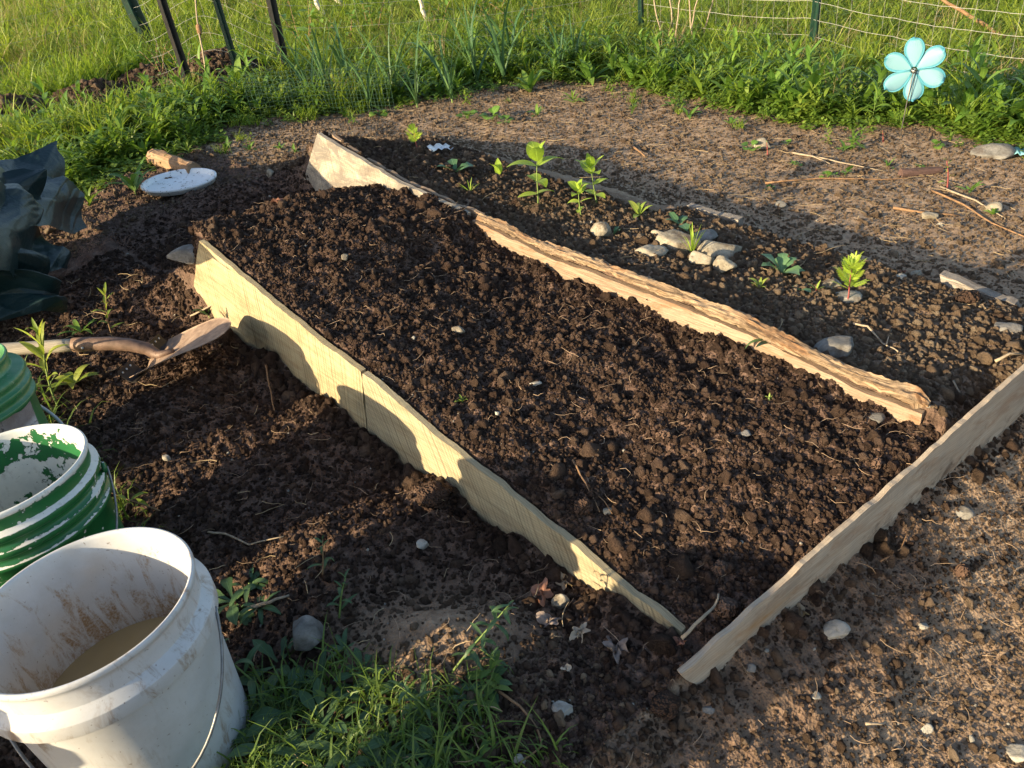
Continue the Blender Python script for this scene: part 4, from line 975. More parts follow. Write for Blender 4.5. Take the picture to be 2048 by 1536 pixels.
rosette('cabbage_seedling', 912, 345, 46, 'blue-green toothed-leaf seedling beside the white plastic scrap', 4, L_LOB, .6, (.3, .8))
rosette('cabbage_seedling', 1359, 452, 40, 'green toothed-leaf seedling right behind the stone cluster', 4, L_LOB, 2.2, (.3, .9))
rosette('cabbage_seedling', 1562, 548, 62, 'blue-green arching seedling right of the round stone', 6, L_LOB, .15, (.2, .9))
rosette('beet_seedling', 1278, 432, 40, 'yellow-green seedling with red stalks left of the stone cluster', 6, L_YEL, 1.1, (.2, 1.1))
rosette('cabbage_seedling', 998, 350, 32, 'single upright pale leaf between the toothed seedling and the tallest one', 2, L_ZIN, 1.2, (.9, 1.3))
rosette('seedling', 1518, 578, 30, 'small pale sprout below the arching blue-green seedling', 5, L_YEL, .3, (.4, 1.2))
rosette('seedling', 925, 806, 24, 'tiny green sprout in the dark bed above the grey plank', 5, L_YEL, .9, (.1, .9), group='sprouts in the dark bed')
rosette('seedling', 1228, 470, 26, 'small dusty leaf sprout right of the upright tan stone', 3, L_LOB, .5, (.5, 1.2))
rosette('seedling', 940, 385, 36, 'wispy faint seedling below the toothed-leaf seedling', 6, L_TH, .5, (.3, 1.2), w=1.2)
rosette('seedling', 1598, 582, 34, 'dusty leaf right under the arching blue-green seedling', 2, L_LOB, 5.5, (.1, .5))
rosette('seedling', 1632, 582, 26, 'small reddish sprout left of the feathery marigold', 3, L_YEL, .5, (.3, 1.0), smat=STEM_R)
rosette('dill_seedling', 1384, 510, 62, 'wispy thread-leaved sprout rising among the stone cluster', 12, L_TH, .3, (.8, 1.4), w=.9)
rosette('wilted_weed', 1546, 692, 62, 'wilted green weed draped over the waney plank edge', 7, L_WILT, .4, (-.5, .4), 'weed', 'pulled weeds')
rosette('seedling', 1538, 800, 14, 'tiny sprout in the dark bed near the waney plank', 4, L_YEL, .4, (.2, 1.0), group='sprouts in the dark bed')

# weeds round the buckets, shovel and tray
def lance_weed(name, px, py, hpx, label, n, seed, lib_=None, lean=.12, ll=.42, cat='weed', group='upright weeds near the buckets', smat=STEM_G, w=1.0, r=.0026, top=True, el=None, az=None, curve=.1):
    p = at(px, py); h = px_size(p, hpx); P = stem_pts(h, lean, seed if az is None else az, 7, curve, .02, int(seed*10)); lv = []
    for k in range(n):
        f = .18+.82*(k/(n-1))**.8; e = (U(-.1, .5)+.7*f) if el is None else U(*el)
        lv.append((along(P, f), seed+k*2.4+U(-.3, .3), e, h*ll*U(.75, 1.15)*(1.1-.45*f), CH(lib_ or L_WEED), w, U(-.3, .3)))
    return make_plant(name, label, cat, group, p, [P], lv, smat, r)
lance_weed('willow_leaved_weed', 116, 812, 150, 'tall weed with long narrow leaves right behind the labelled green bucket', 13, .9, L_YEL, .1, .52, w=.75, r=.0035)
lance_weed('willow_leaved_weed', 224, 672, 92, 'thin weed with a leafy top standing behind the shovel socket', 12, .25, L_YEL, .14, .34, w=.8, smat=STEM_B)
rosette('willow_leaved_weed', 418, 632, 46, 'dark-leaved weed at the foot of the cream plank', 6, L_WILT, 1.2, (.5, 1.3), 'weed', 'upright weeds near the buckets')
rosette('willow_leaved_weed', 272, 392, 70, 'drooping narrow-leaved weed in front of the white tray', 9, L_WEED, .5, (.0, .8), 'weed', 'upright weeds near the buckets', stem=.4)
rosette('willow_leaved_weed', 14, 640, 44, 'small weed rising behind the rim of the labelled bucket', 5, L_WEED, 1.2, (.5, 1.3), 'weed', 'upright weeds near the buckets', stem=.5)
rosette('willow_leaved_weed', 150, 770, 60, 'low weed sprawling under the shovel socket', 8, L_YEL, .3, (.1, .7), 'weed', 'upright weeds near the buckets')
rosette('willow_leaved_weed', 162, 665, 46, 'small weed under the shovel handle', 7, L_WEED, .1, (.1, .7), 'weed', 'upright weeds near the buckets')
lance_weed('pulled_weed', 322, 1024, 110, 'pulled weed stalk lying beside the peeling green bucket', 9, 2.6, L_YEL, .98, .35, group='pulled weeds', smat=STEM_B, az=math.pi*.97, curve=0, el=(-.2, .6))
lance_weed('pulled_weed', 648, 1158, 80, 'pulled weed standing limp above the triangular grey stone', 8, 1.1, L_WILT, .3, .5, group='pulled weeds', smat=STEM_B)
lance_weed('pulled_weed', 678, 1236, 84, 'limp weed beside the right edge of the triangular grey stone', 10, .7, L_WILT, .35, .5, group='pulled weeds')
lance_weed('pulled_weed', 905, 1345, 150, 'pulled narrow-leaved weed lying flat on the shaded soil mound', 18, .35, L_WILT, .93, .42, group='pulled weeds', az=.35, curve=0, el=(-.5, .5))
rosette('rosette_weed', 797, 1478, 74, 'flat star-shaped weed rosette at the bottom of the weedy patch', 11, L_SPOON, .2, (.05, .5), 'weed', 'weeds in the shaded patch beside the white bucket')
rosette('rosette_weed', 742, 1408, 70, 'leafy weed rosette above the star-shaped rosette', 10, L_SPOON, .9, (.1, .6), 'weed', 'weeds in the shaded patch beside the white bucket')
FG = [(500, 1170, 52), (468, 1205, 60), (520, 1215, 46), (560, 1330, 66), (540, 1390, 74), (592, 1430, 80), (640, 1370, 60), (648, 1450, 80), (690, 1500, 74), (560, 1490, 84), (620, 1520, 80), (730, 1345, 46), (860, 1510, 60), (880, 1440, 56), (940, 1400, 50), (980, 1370, 44), (690, 1300, 40), (520, 1450, 70), (760, 1530, 66), (850, 1400, 54), (660, 1560, 80), (580, 1575, 84), (1010, 1340, 36)]
for i, (x, y, l) in enumerate(FG):
    if i % 9 == 4: lance_weed('leafy_weed', x, y, l*1.9, 'narrow-leaved weed in the shade beside the white bucket', 10, i*.7, L_WILT, .6, .5, group='weeds in the shaded patch beside the white bucket')
    else: rosette('leafy_weed', x, y, l*1.3, 'narrow-leaved weed in the shade beside the white bucket', 8, L_SPOON if i % 2 else L_WILT, i*.9, (.0, .5), 'weed', 'weeds in the shaded patch beside the white bucket')
# garlic
for i, (x, y, l) in enumerate([(628, 215, 150), (660, 205, 165), (705, 200, 170), (742, 222, 150), (790, 205, 165), (835, 215, 150), (905, 205, 170), (955, 170, 180), (1010, 165, 190), (940, 150, 170), (1024, 130, 160), (1120, 150, 120), (1150, 140, 120), (600, 190, 120)]):
    p = at(x, y); L = px_size(p, l)*1.05; lv = [(Vector((0, 0, .02)), i+k*2.5+U(-.4, .4), U(.9, 1.4), L*U(.7, 1.08), CH(L_STRAP), U(.8, 1.2), U(-.3, .3)) for k in range(7)]
    make_plant('garlic_plant', 'strap-leaved garlic plant standing in the row below the fence', 'garlic', 'garlic plants below the fence', p, [[Vector((0, 0, 0)), Vector((0, 0, .06))]], lv, STEM_G, .006)
# weeds along the foot of the fence
BW = [(225, 285, 62), (300, 270, 66), (340, 262, 60), (395, 250, 62), (430, 232, 66), (455, 215, 60), (480, 190, 58), (508, 182, 52), (535, 205, 50), (250, 300, 46), (170, 300, 60), (110, 285, 66), (60, 275, 60), (20, 300, 56), (140, 260, 56), (205, 250, 50), (330, 300, 36), (445, 255, 36),
      (1060, 185, 44), (1105, 170, 46), (1180, 165, 48), (1230, 158, 50), (1265, 165, 46), (1330, 160, 50), (1370, 168, 46), (1405, 172, 44), (1480, 178, 50), (1510, 190, 62), (1545, 205, 66), (1585, 222, 72), (1610, 228, 78), (1640, 232, 76), (1560, 190, 60), (1660, 218, 66), (1700, 205, 60), (1735, 218, 60), (1770, 228, 56), (1800, 220, 58), (1850, 232, 62), (1880, 240, 60), (1925, 245, 74), (1960, 250, 80), (2000, 255, 80), (2030, 250, 80), (1590, 180, 56), (1450, 160, 50), (1995, 215, 80), (1940, 215, 74), (2050, 265, 74), (1300, 140, 46), (1690, 235, 44), (1745, 243, 44)]
for i, (x, y, l) in enumerate(BW):
    side = 'at the left end of the fence' if x < 600 else 'near the slim green post' if x < 1480 else 'near the post left of the pinwheel' if x < 1720 else 'behind and right of the pinwheel'
    if i % 2: lance_weed('fence_weed', x, y, l*1.45, 'narrow-leaved green weed '+side, 13, i*.7, L_WEED, .2, .62, group='weeds '+side, w=1.1)
    else: rosette('fence_weed', x, y, l*1.35, 'narrow-leaved green weed '+side, 13, L_WEED, i*.9, (.25, 1.2), 'weed', 'weeds '+side, w=1.2)
# small sprouts on the bare path
PW = [(1377, 235, 34, 'w'), (1345, 212, 26, 'w'), (1462, 250, 26, 'w'), (1690, 300, 28, 'w'), (1655, 355, 20, 'y'), (1690, 350, 24, 'y'), (1775, 335, 22, 'w'), (1840, 335, 12, 'y'), (1940, 385, 30, 'w'), (1590, 330, 16, 'y'), (1500, 300, 22, 'y'), (1985, 430, 26, 'w'), (1870, 295, 20, 'y'), (1575, 290, 14, 'y'), (1540, 380, 14, 'y'), (455, 300, 26, 'w'), (500, 300, 22, 'w'), (560, 300, 20, 'w'), (590, 305, 18, 'w'), (935, 238, 26, 'y'), (985, 240, 30, 'y'), (1010, 246, 20, 'y'), (1075, 232, 26, 'w'), (760, 232, 24, 'y'), (690, 235, 20, 'w')]
for x, y, l, k in PW: rosette('sprouting_weed', x, y, l, 'small weed sprouting from bare soil' if k == 'w' else 'small yellow-green weed sprouting from bare soil', 6, L_WEED if k == 'w' else L_RND, x*.1, (.1, 1.0), 'weed', 'small weeds on the bare soil' if k == 'w' else 'small yellow-green weeds on the bare soil', w=1.3)
for x, y, h, lb in ((1895, 378, 58, 'tall red-stemmed sprout beside the dark bark strip'), (1766, 284, 22, 'small red sprout left of the pinwheel stake'), (1974, 272, 22, 'small red sprout at the edge of the weeds near the right'), (1535, 312, 26, 'short red sprout beside the tan path stone')):
    lance_weed('red_sprout', x, y, h, lb, 6, x*.3, L_YEL, .1, .3, group='red-stemmed sprouts', smat=STEM_R, r=.004)
# leafy brambles climbing by the left posts and the middle of the fence
for i, (x, y, h, lb) in enumerate([(325, 150, 60, 'leafy bramble between the leaning post and the black post'), (380, 165, 66, 'leafy bramble at the foot of the second black post'), (620, 130, 150, 'leafy shrub shoot just right of the third black post'), (560, 60, 90, 'leafy shoot behind the third black post'), (700, 120, 110, 'leafy shrub shoot under the pale leaning branch'), (750, 95, 100, 'leafy shrub shoot right of the pale leaning branch'), (880, 80, 90, 'leafy shoot above the garlic row'), (990, 70, 110, 'tall leafy shoot at the back of the garlic row'), (1060, 90, 100, 'leafy shoot at the right end of the garlic row')]):
    p = at(x, y); h = px_size(p, h); sts = []; lv = []
    for s in range(4):
        P = stem_pts(h*U(.7, 1.1), U(.1, .5), i+s*1.6, 6, .25, .05, i+s); sts.append(P)
        for k in range(9): lv.append((along(P, .2+.8*k/8), k*2.4+s, U(-.2, .8), h*U(.12, .20), CH(L_SML), 1.0, U(-.4, .4)))
    make_plant('bramble', lb, 'shrub', 'leafy shoots along the fence', p, sts, lv, STEM_B, .004)

# ------------------------------------------------------------------ twigs, dead leaves, scraps
TWIG = mat_simple('pale_dry_twig', (.30, .24, .17), .8, .2, 0, .3, 60, .3, .2); TWIG_B = mat_simple('brown_twig', (.22, .13, .07), .8, .2, 0, .35, 60, .3, .3); TWIG_W = mat_simple('bleached_branch', (.55, .50, .44), .8, .2, 0, .2, 40, .3, .1)
def twig(pix, r_px, label, mat, lift=.008, name='twig', cat='twig', group='twigs and roots', forks=()):
    P = [at(*q)+Vector((0, 0, lift*(1+.5*math.sin(i*2.1)))) for i, q in enumerate(pix)]; o0 = P[0].copy(); r = px_size(P[0], r_px)/2
    mb = MB(); Q = []
    for i in range(len(P)-1):
        for k in range(3): Q.append(P[i].lerp(P[i+1], k/3)-o0+Vector((U(-1, 1), U(-1, 1), U(-.3, 1)))*r*.5)
    Q.append(P[-1]-o0); mb.tube(Q, [r*(1-.5*i/(len(Q)-1)) for i in range(len(Q))], 6)
    for fk in forks: R2 = [at(*q)+Vector((0, 0, lift)) for q in fk]; mb.tube([q-o0 for q in R2], [r*.6, r*.45, r*.3][:len(R2)], 5)
    o = link(name, mb.mesh(name, mat)); o.location = o0; return tag(o, label, cat, group)
twig([(1145, 928), (1172, 975), (1200, 1030)], 5, 'bent brown twig in the dark bed above the tan chip', TWIG_B, forks=[[(1172, 975), (1210, 1010), (1225, 1035)]])
twig([(1705, 652), (1735, 662), (1765, 690), (1795, 710)], 5, 'kinked pale root on the far bed below the marigold', TWIG, forks=[[(1772, 695), (1778, 672), (1786, 662)]])
twig([(1905, 770), (1920, 800)], 5, 'straight pale stick behind the dirty board', TWIG)
twig([(1600, 312), (1680, 330), (1770, 345)], 3.2, 'long straw stalk lying across the path', TWIG)
twig([(1585, 310), (1625, 318), (1660, 330)], 4, 'shorter straw stalk beside the long one on the path', TWIG)
twig([(1530, 370), (1640, 362), (1760, 362), (1830, 360)], 4, 'thin brown stalk running along the middle of the path', TWIG_B)
twig([(1862, 385), (1925, 415), (1985, 450), (2048, 478)], 4.5, 'thick dry stalk slanting down the path at the right', TWIG_B)
twig([(1880, 378), (1950, 408), (2010, 440)], 4, 'thin dry stalk beside the thick one at the right', TWIG)
twig([(1785, 420), (1850, 432), (1920, 434)], 6, 'grey-brown twig on the path touching the small tan stone', TWIG_B)
twig([(1265, 295), (1290, 318)], 5, 'short grey stick on the path right of the tallest seedling', TWIG_B)
twig([(420, 1070), (455, 1075), (500, 1092), (570, 1080)], 5, 'pale reddish root on the dark soil above the white bucket', TWIG)
twig([(500, 1225), (545, 1212), (580, 1195)], 9, 'frayed bundle of dry straw right of the white bucket', TWIG)
twig([(998, 1390), (1040, 1420), (1075, 1460), (1085, 1500), (1040, 1536)], 6, 'long bent root in the shaded soil at the bottom', TWIG_B)
twig([(1362, 1300), (1405, 1270), (1430, 1230), (1436, 1212)], 8, 'pale dry stalk lying over the near end of the dirty board', TWIG, lift=.03)
twig([(385, 640), (440, 626), (470, 628)], 4, 'pale root by the foot of the cream plank', TWIG)
twig([(1760, 1130), (1800, 1105), (1815, 1068)], 4, 'thin kinked root in the shade right of the dirty board', TWIG_B)
twig([(1730, 1455), (1760, 1455), (1772, 1448)], 6, 'short pale curl of root on the sunlit soil', TWIG)
twig([(1985, 745), (2010, 740), (2046, 722)], 7, 'pale split stick at the top of the dirty board near the right', TWIG, lift=.03)
twig([(536, 745), (545, 790), (552, 830)], 4, 'thin brown root in the soil below the cream plank', TWIG_B, lift=.02)
def upright(px0, px1, r_px, label, mat, name, cat, group=None, head=False):
    b = at(*px0); t = Vector(facing(px1[0], px1[1], b)); d = t-b; r = px_size(b, r_px)/2; mb = MB()
    pts = [d*f+Vector((U(-1, 1), U(-1, 1), 0))*r*.9 for f in np.linspace(-.03, 1.5, 9)]; mb.tube(pts, [r*(1-.3*i/8) for i in range(9)], 7)
    o = link(name, mb.mesh(name, mat)); o.location = b; tag(o, label, cat, group)
    if head:
        V, F = clod_verts(3, 2, .5); link('seed_head', quads_np('seed_head', V*np.array((1, 1, 2.2))*r*2.6+np.array(d*.78), F, TWIG_B), o)
upright((652, 62), (634, 0), 11, 'short bleached branch stub right of the third black post', TWIG_W, 'dead_branch', 'branch', 'bleached dead branches')
upright((728, 40), (676, -2), 13, 'thick bleached branch leaning left above the garlic', TWIG_W, 'dead_branch', 'branch', 'bleached dead branches')
upright((866, 72), (838, 2), 9, 'slim bleached branch leaning left among grass', TWIG_W, 'dead_branch', 'branch', 'bleached dead branches')
upright((418, 190), (392, 20), 4, 'thin dry stalk with a seed head between the left posts', TWIG, 'dry_stalk', 'stalk', None, True)
for i, (x0, y0, x1, y1) in enumerate(((1330, 105, 1310, 10), (1345, 110, 1360, 0), (1352, 100, 1338, -10), (1372, 105, 1392, 10), (1385, 110, 1378, 0), (1400, 100, 1420, 20))):
    upright((x0, y0), (x1, y1), 3.5, 'dry straw-coloured stalk standing right of the slim green post', TWIG, 'dry_stalk', 'stalk', 'dry stalks by the slim green post')
upright((2060, 108), (1935, 30), 9, 'dry brown stalk leaning across the wire at the top right', TWIG_B, 'dry_stalk', 'stalk')
def dead_leaf(px, py, w, label, seed, col):
    p = at(px, py); W = px_size(p, w); n = 16; V = [(0, 0, .12*W)]; r = np.random.RandomState(seed)
    rings = 4; V = []; F = []
    for k in range(1, rings+1):
        for j in range(n*2):
            a = math.pi*j/n; lob = .78+.22*math.sin(a*5+seed)+.08*r.uniform(-1, 1); rr = W*.5*lob*k/rings
            V.append((rr*math.cos(a)*1.15, rr*math.sin(a)*.8, W*(.10+.20*(k/rings)**2*math.sin(a*2+seed)+.10*math.sin(a*3+k)+.03*r.uniform(-1, 1))))
    m = n*2; V.append((0, 0, W*.10))
    for k in range(rings-1):
        for j in range(m): F.append((k*m+j, k*m+(j+1) % m, (k+1)*m+(j+1) % m, (k+1)*m+j))
    for j in range(m): F.append((len(V)-1, j, (j+1) % m))
    o = link('dead_leaf', mesh('dead_leaf', V, F, col)); o.location = p+Vector((0, 0, W*.12)); o.rotation_euler = (U(-.3, .3), U(-.3, .3), seed); tag(o, label, 'dead leaf', 'dry brown leaves')
DL1 = mat_leaf('dry_red_brown_leaf', (.16, .07, .045), (.28, .13, .085), (.36, .20, .13), .2, .7, False); DL2 = mat_leaf('dry_grey_leaf', (.13, .095, .075), (.20, .15, .125), (.27, .21, .18), .15, .7, False); DL3 = mat_leaf('dry_pale_leaf', (.28, .20, .13), (.40, .31, .22), (.5, .4, .3), .2, .7, False)
for a in ((1082, 1196, 58, 'curled red-brown leaf below the tapering grey plank', 1, DL1), (1128, 1170, 40, 'pale brown leaf above the soil-caked stone', 2, DL3), (1100, 1250, 50, 'grey-brown crumpled leaf under the curled red-brown one', 3, DL2), (1160, 1272, 48, 'pale curled leaf with a dark hole left of the oak leaf', 4, DL3), (1232, 1306, 68, 'flat lobed grey-brown oak leaf by the near end of the board', 5, DL2), (1132, 1340, 24, 'small pale leaf scrap above the pale pointed stone', 6, DL3), (556, 408, 26, 'red-brown leaf on the soil in front of the far plank', 7, DL1), (1602, 1228, 34, 'pale torn leaf at the foot of the dirty board', 8, DL3), (1360, 1290, 30, 'rusty curled leaf at the near tip of the dirty board', 9, DL1), (1805, 548, 22, 'small rusty leaf on the far bed near the marigold', 10, DL1)):
    dead_leaf(*a)
# dark bark strip, plastic scrap, blue scrap at the far right
o = log_piece('bark_strip', 'dark reddish strip of bark lying along the path at the right', at(1800, 352)+Vector((0, 0, .008)), at(1882, 346)+Vector((0, 0, .012)), .022, .014, mat_wood('dark_bark', (.14, .085, .075), (.09, .055, .048), (.04, .025, .022), rot=.2), 'bark', 8)
def scrap(name, pix, label, cat, mat, lift):
    P = [at(*q)+Vector((0, 0, lift+U(-.004, .006))) for q in pix]; o0 = P[0].copy(); mb = MB(); k = len(P)//2; V = []
    n = 8
    for i in range(n+1):
        f = i/n*(k-1); a = min(int(f), k-2); g = f-a
        for s in (0, 1):
            p = P[a*2+s].lerp(P[a*2+2+s], g)-o0; V.append(p+Vector((0, 0, .006*math.sin(i*2.3+s*1.5))))
    me = mesh(name, V, [(2*i, 2*i+2, 2*i+3, 2*i+1) for i in range(n)], mat); o = link(name, me); o.location = o0
    md = o.modifiers.new('thick', 'SOLIDIFY'); md.thickness = .0012; tag(o, label, cat)
scrap('plastic_scrap', [(855, 300), (862, 312), (880, 293), (884, 305), (905, 296), (908, 303)], 'twisted scrap of white plastic beside the toothed-leaf seedling', 'plastic scrap', mat_simple('white_film', (.62, .60, .62), .35, .5, 0, .1), .012)
scrap('blue_scrap', [(2012, 305), (2016, 318), (2034, 306), (2038, 320), (2060, 312), (2064, 325)], 'pale blue scrap of plastic beside the grey slab at the right', 'plastic scrap', mat_simple('blue_film', (.18, .40, .42), .4, .5, 0, .2), .02)

# ------------------------------------------------------------------ stuff: crumbs, gravel, straw, grass
def scatter(name, pts, rot, scl, idx, tint, variants, cname):
    n = len(pts); me = bpy.data.meshes.new(name); me.vertices.add(n); me.vertices.foreach_set('co', np.asarray(pts, np.float32).ravel())
    for nm, ty, arr in (('rot', 'FLOAT_VECTOR', rot), ('scl', 'FLOAT_VECTOR', scl), ('tint', 'FLOAT', tint)):
        a = me.attributes.new(nm, ty, 'POINT'); a.data.foreach_set('vector' if ty == 'FLOAT_VECTOR' else 'value', np.asarray(arr, np.float32).ravel())
    a = me.attributes.new('idx', 'INT', 'POINT'); a.data.foreach_set('value', np.asarray(idx, np.int32))
    o = link(name, me); o['kind'] = 'stuff'
    cl = bpy.data.collections.new(cname)
    for i, vm in enumerate(variants): cl.objects.link(bpy.data.objects.new('%s_%02d' % (cname, i), vm))
    ng = bpy.data.node_groups.new(name, 'GeometryNodeTree'); ng.interface.new_socket('Geometry', in_out='INPUT', socket_type='NodeSocketGeometry'); ng.interface.new_socket('Geometry', in_out='OUTPUT', socket_type='NodeSocketGeometry')
    N = ng.nodes; Lk = ng.links; gi = N.new('NodeGroupInput'); go = N.new('NodeGroupOutput')
    iop = N.new('GeometryNodeInstanceOnPoints'); ci = N.new('GeometryNodeCollectionInfo'); ci.inputs['Collection'].default_value = cl; ci.inputs['Separate Children'].default_value = True; ci.inputs['Reset Children'].default_value = True
    def na(nm, ty): q = N.new('GeometryNodeInputNamedAttribute'); q.data_type = ty; q.inputs['Name'].default_value = nm; return q.outputs[0]
    er = N.new('FunctionNodeEulerToRotation'); Lk.new(na('rot', 'FLOAT_VECTOR'), er.inputs[0])
    Lk.new(gi.outputs[0], iop.inputs['Points']); Lk.new(ci.outputs[0], iop.inputs['Instance']); iop.inputs['Pick Instance'].default_value = True
    Lk.new(na('idx', 'INT'), iop.inputs['Instance Index']); Lk.new(er.outputs[0], iop.inputs['Rotation']); Lk.new(na('scl', 'FLOAT_VECTOR'), iop.inputs['Scale']); Lk.new(iop.outputs[0], go.inputs[0])
    md = o.modifiers.new('scatter', 'NODES'); md.node_group = ng
    return o
def pts_uv(n, u0, u1, v0, v1):
    u = RS.uniform(u0, u1, n); v = RS.uniform(v0, v1, n); x, y = toXY(u, v); return x, y, u, v
CLODS = [quads_np('crumb', *clod_verts(100+i, 2, .58), CRUMB, i % 2 == 0) for i in range(8)]+[quads_np('crumb', *rock_verts(200+i, 2, 9, .06), CRUMB, False) for i in range(6)]
def crumbs(name, x, y, smin, smed, sig, smax, tint, frac_rock=.1, sink=.15):
    z = Hf(x, y); n = len(x); s = np.clip(np.exp(RS.normal(math.log(smed), sig, n)), smin, smax)/2
    idx = np.where(RS.uniform(0, 1, n) < frac_rock, RS.randint(8, 14, n), RS.randint(0, 8, n))
    P = np.stack([x, y, z+s*(.35-sink)], -1); R = RS.uniform(0, 6.28, (n, 3)); S = s[:, None]*RS.uniform(.75, 1.2, (n, 3))
    return scatter(name, P, R, S, idx, tint, CLODS, name+'_kinds')
NB = 82000
x, y, u, v = pts_uv(NB, -.2, 2.75, .0, .72); pat = .5+.9*fbm(x*5, y*5, 3, 91)
ok = ((u > uC(v)+.01) & (RS.uniform(0, 1, NB) < np.where(u > 1.9, ss(2.8, 1.9, u), 1)))
crumbs('bed_soil_crumbs', x[ok], y[ok], .0028, .0053, .50, .022, np.clip(RS.normal(.02, .05, ok.sum()), 0, .35), .08)
x, y, u, v = pts_uv(1900, -.2, 2.6, .0, .72); pat = .5+1.3*fbm(x*6, y*6, 3, 92); ok = (u > uC(v)+.02) & (RS.uniform(0, 1, len(u)) < np.clip(pat, .08, 1)*np.where(u > 1.9, ss(2.7, 1.9, u), 1))
crumbs('bed_soil_clods', x[ok], y[ok], .012, .0175, .42, .052, np.clip(RS.normal(.04, .06, ok.sum()), 0, .35), .04, .28)
x, y, u, v = pts_uv(1500, -.05, 1.95, -.075, -.020); k = RS.uniform(0, 1, 1500) < .25+.75*ss(.4, 1.0, u); x, y = x[k], y[k]; crumbs('soil_along_the_planks', x, y, .005, .012, .55, .042, np.clip(RS.normal(.03, .06, len(x)), 0, .3), .05, .3)
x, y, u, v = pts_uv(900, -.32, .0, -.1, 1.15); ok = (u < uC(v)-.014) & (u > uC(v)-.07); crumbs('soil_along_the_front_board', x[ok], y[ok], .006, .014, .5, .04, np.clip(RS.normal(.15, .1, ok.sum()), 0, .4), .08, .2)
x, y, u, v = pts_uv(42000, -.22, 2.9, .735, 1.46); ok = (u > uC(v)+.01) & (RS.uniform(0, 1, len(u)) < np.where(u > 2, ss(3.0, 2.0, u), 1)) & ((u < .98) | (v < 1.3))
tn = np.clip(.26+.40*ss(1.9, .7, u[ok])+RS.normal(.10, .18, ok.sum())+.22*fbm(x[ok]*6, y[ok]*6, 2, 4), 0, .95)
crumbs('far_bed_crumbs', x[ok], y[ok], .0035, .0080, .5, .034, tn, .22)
x, y, u, v = pts_uv(52000, -.1, 2.5, -1.0, -.02); dk, m, _, _ = zones(x, y); ok = RS.uniform(0, 1, len(u)) < np.clip(dk*1.05-.05, 0, 1)
crumbs('yard_soil_crumbs', x[ok], y[ok], .0025, .0058, .5, .028, np.clip(1.1*(.9-dk[ok])+RS.normal(.02, .07, ok.sum()), 0, .8), .12)
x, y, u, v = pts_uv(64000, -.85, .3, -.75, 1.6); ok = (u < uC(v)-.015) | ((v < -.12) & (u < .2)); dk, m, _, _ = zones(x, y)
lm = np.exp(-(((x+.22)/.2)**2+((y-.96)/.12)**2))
tn = np.clip(.84-.58*ss(-.34, -.12, u-uC(v)+.03*fbm(x*9, y*9, 2, 44))*ss(-.3, 0, v)+.4*lm+.15*fbm(x*8, y*8, 2, 40)+RS.normal(0, .13, len(u)), 0, 1)  # crumb colour carries the board's shade and the mound's sunlit patch
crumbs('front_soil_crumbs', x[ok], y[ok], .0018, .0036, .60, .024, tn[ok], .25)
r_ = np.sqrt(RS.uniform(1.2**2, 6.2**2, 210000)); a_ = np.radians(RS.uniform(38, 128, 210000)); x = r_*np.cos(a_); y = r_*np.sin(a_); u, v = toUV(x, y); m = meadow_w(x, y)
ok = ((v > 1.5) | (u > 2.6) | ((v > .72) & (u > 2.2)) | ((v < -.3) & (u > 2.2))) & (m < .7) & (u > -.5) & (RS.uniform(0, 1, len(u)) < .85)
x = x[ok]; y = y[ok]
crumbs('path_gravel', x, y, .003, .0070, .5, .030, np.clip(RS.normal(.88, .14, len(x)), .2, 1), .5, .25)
PEB = [quads_np('pebble', *rock_verts(300+i, 2, 9, .06), ROCK_PALE, True) for i in range(5)]
x, y, u, v = pts_uv(900, -.8, 2.4, -1.0, 1.9); z = Hf(x, y); sp_ = np.clip(np.exp(RS.normal(math.log(.0045), .5, 900)), .003, .018)/2
scatter('pale_pebbles', np.stack([x, y, z+sp_*.4], -1), RS.uniform(0, 6.28, (900, 3)), sp_[:, None]*RS.uniform(.6, 1.2, (900, 3)), RS.randint(0, 5, 900), np.zeros(900), PEB, 'pale_pebbles_kinds')
hx_ = np.concatenate([RS.normal(h[0], h[3]*.6, 2500) for h in HEAPS]); hy_ = np.concatenate([RS.normal(h[1], h[3]*.6, 2500) for h in HEAPS])
crumbs('heap_crumbs', hx_, hy_, .006, .016, .5, .06, np.clip(RS.normal(.3, .15, len(hx_)), 0, .8), .3)
# straw and root hairs
def straws(name, x, y, lmin, lmax, r, mat, lift=.004, curl=.5):
    mb = MB(); z = Hf(x, y)
    for i in range(len(x)):
        L = RS.uniform(lmin, lmax); a = RS.uniform(0, 6.28); P = []; px_, py_ = x[i], y[i]; k = RS.uniform(-curl, curl)
        for s in range(5): P.append(Vector((px_, py_, z[i]+lift+.004*RS.uniform(-.6, 1)+.002*s))); px_ += math.cos(a)*L/4; py_ += math.sin(a)*L/4; a += k
        mb.tube(P, [r, r, r*.9, r*.7, r*.4], 3, False)
    o = link(name, mb.mesh(name, mat)); o['kind'] = 'stuff'
STRAW = mat_simple('dry_straw', (.36, .27, .16), .75, .25, 0, .4, 8); ROOTH = mat_simple('pale_root_hair', (.34, .24, .16), .75, .25, 0, .4, 8)
x, y, u, v = pts_uv(330, -.15, 2.4, .02, .70); straws('bed_root_hairs', x, y, .015, .06, .0006, ROOTH, .006, .7)
x, y, u, v = pts_uv(300, -.05, 2.3, -.9, -.03); straws('yard_root_hairs', x, y, .015, .07, .0006, ROOTH, .006, .6)
x, y, u, v = pts_uv(170, -.1, 2.5, -1.0, -.03); straws('yard_straw', x, y, .02, .07, .0011, STRAW, .007, .3)
x, y, u, v = pts_uv(260, -.7, .0, -.5, 1.2); k = u < uC(v)-.02; straws('front_root_hairs', x[k], y[k], .015, .06, .0006, ROOTH, .006, .6)
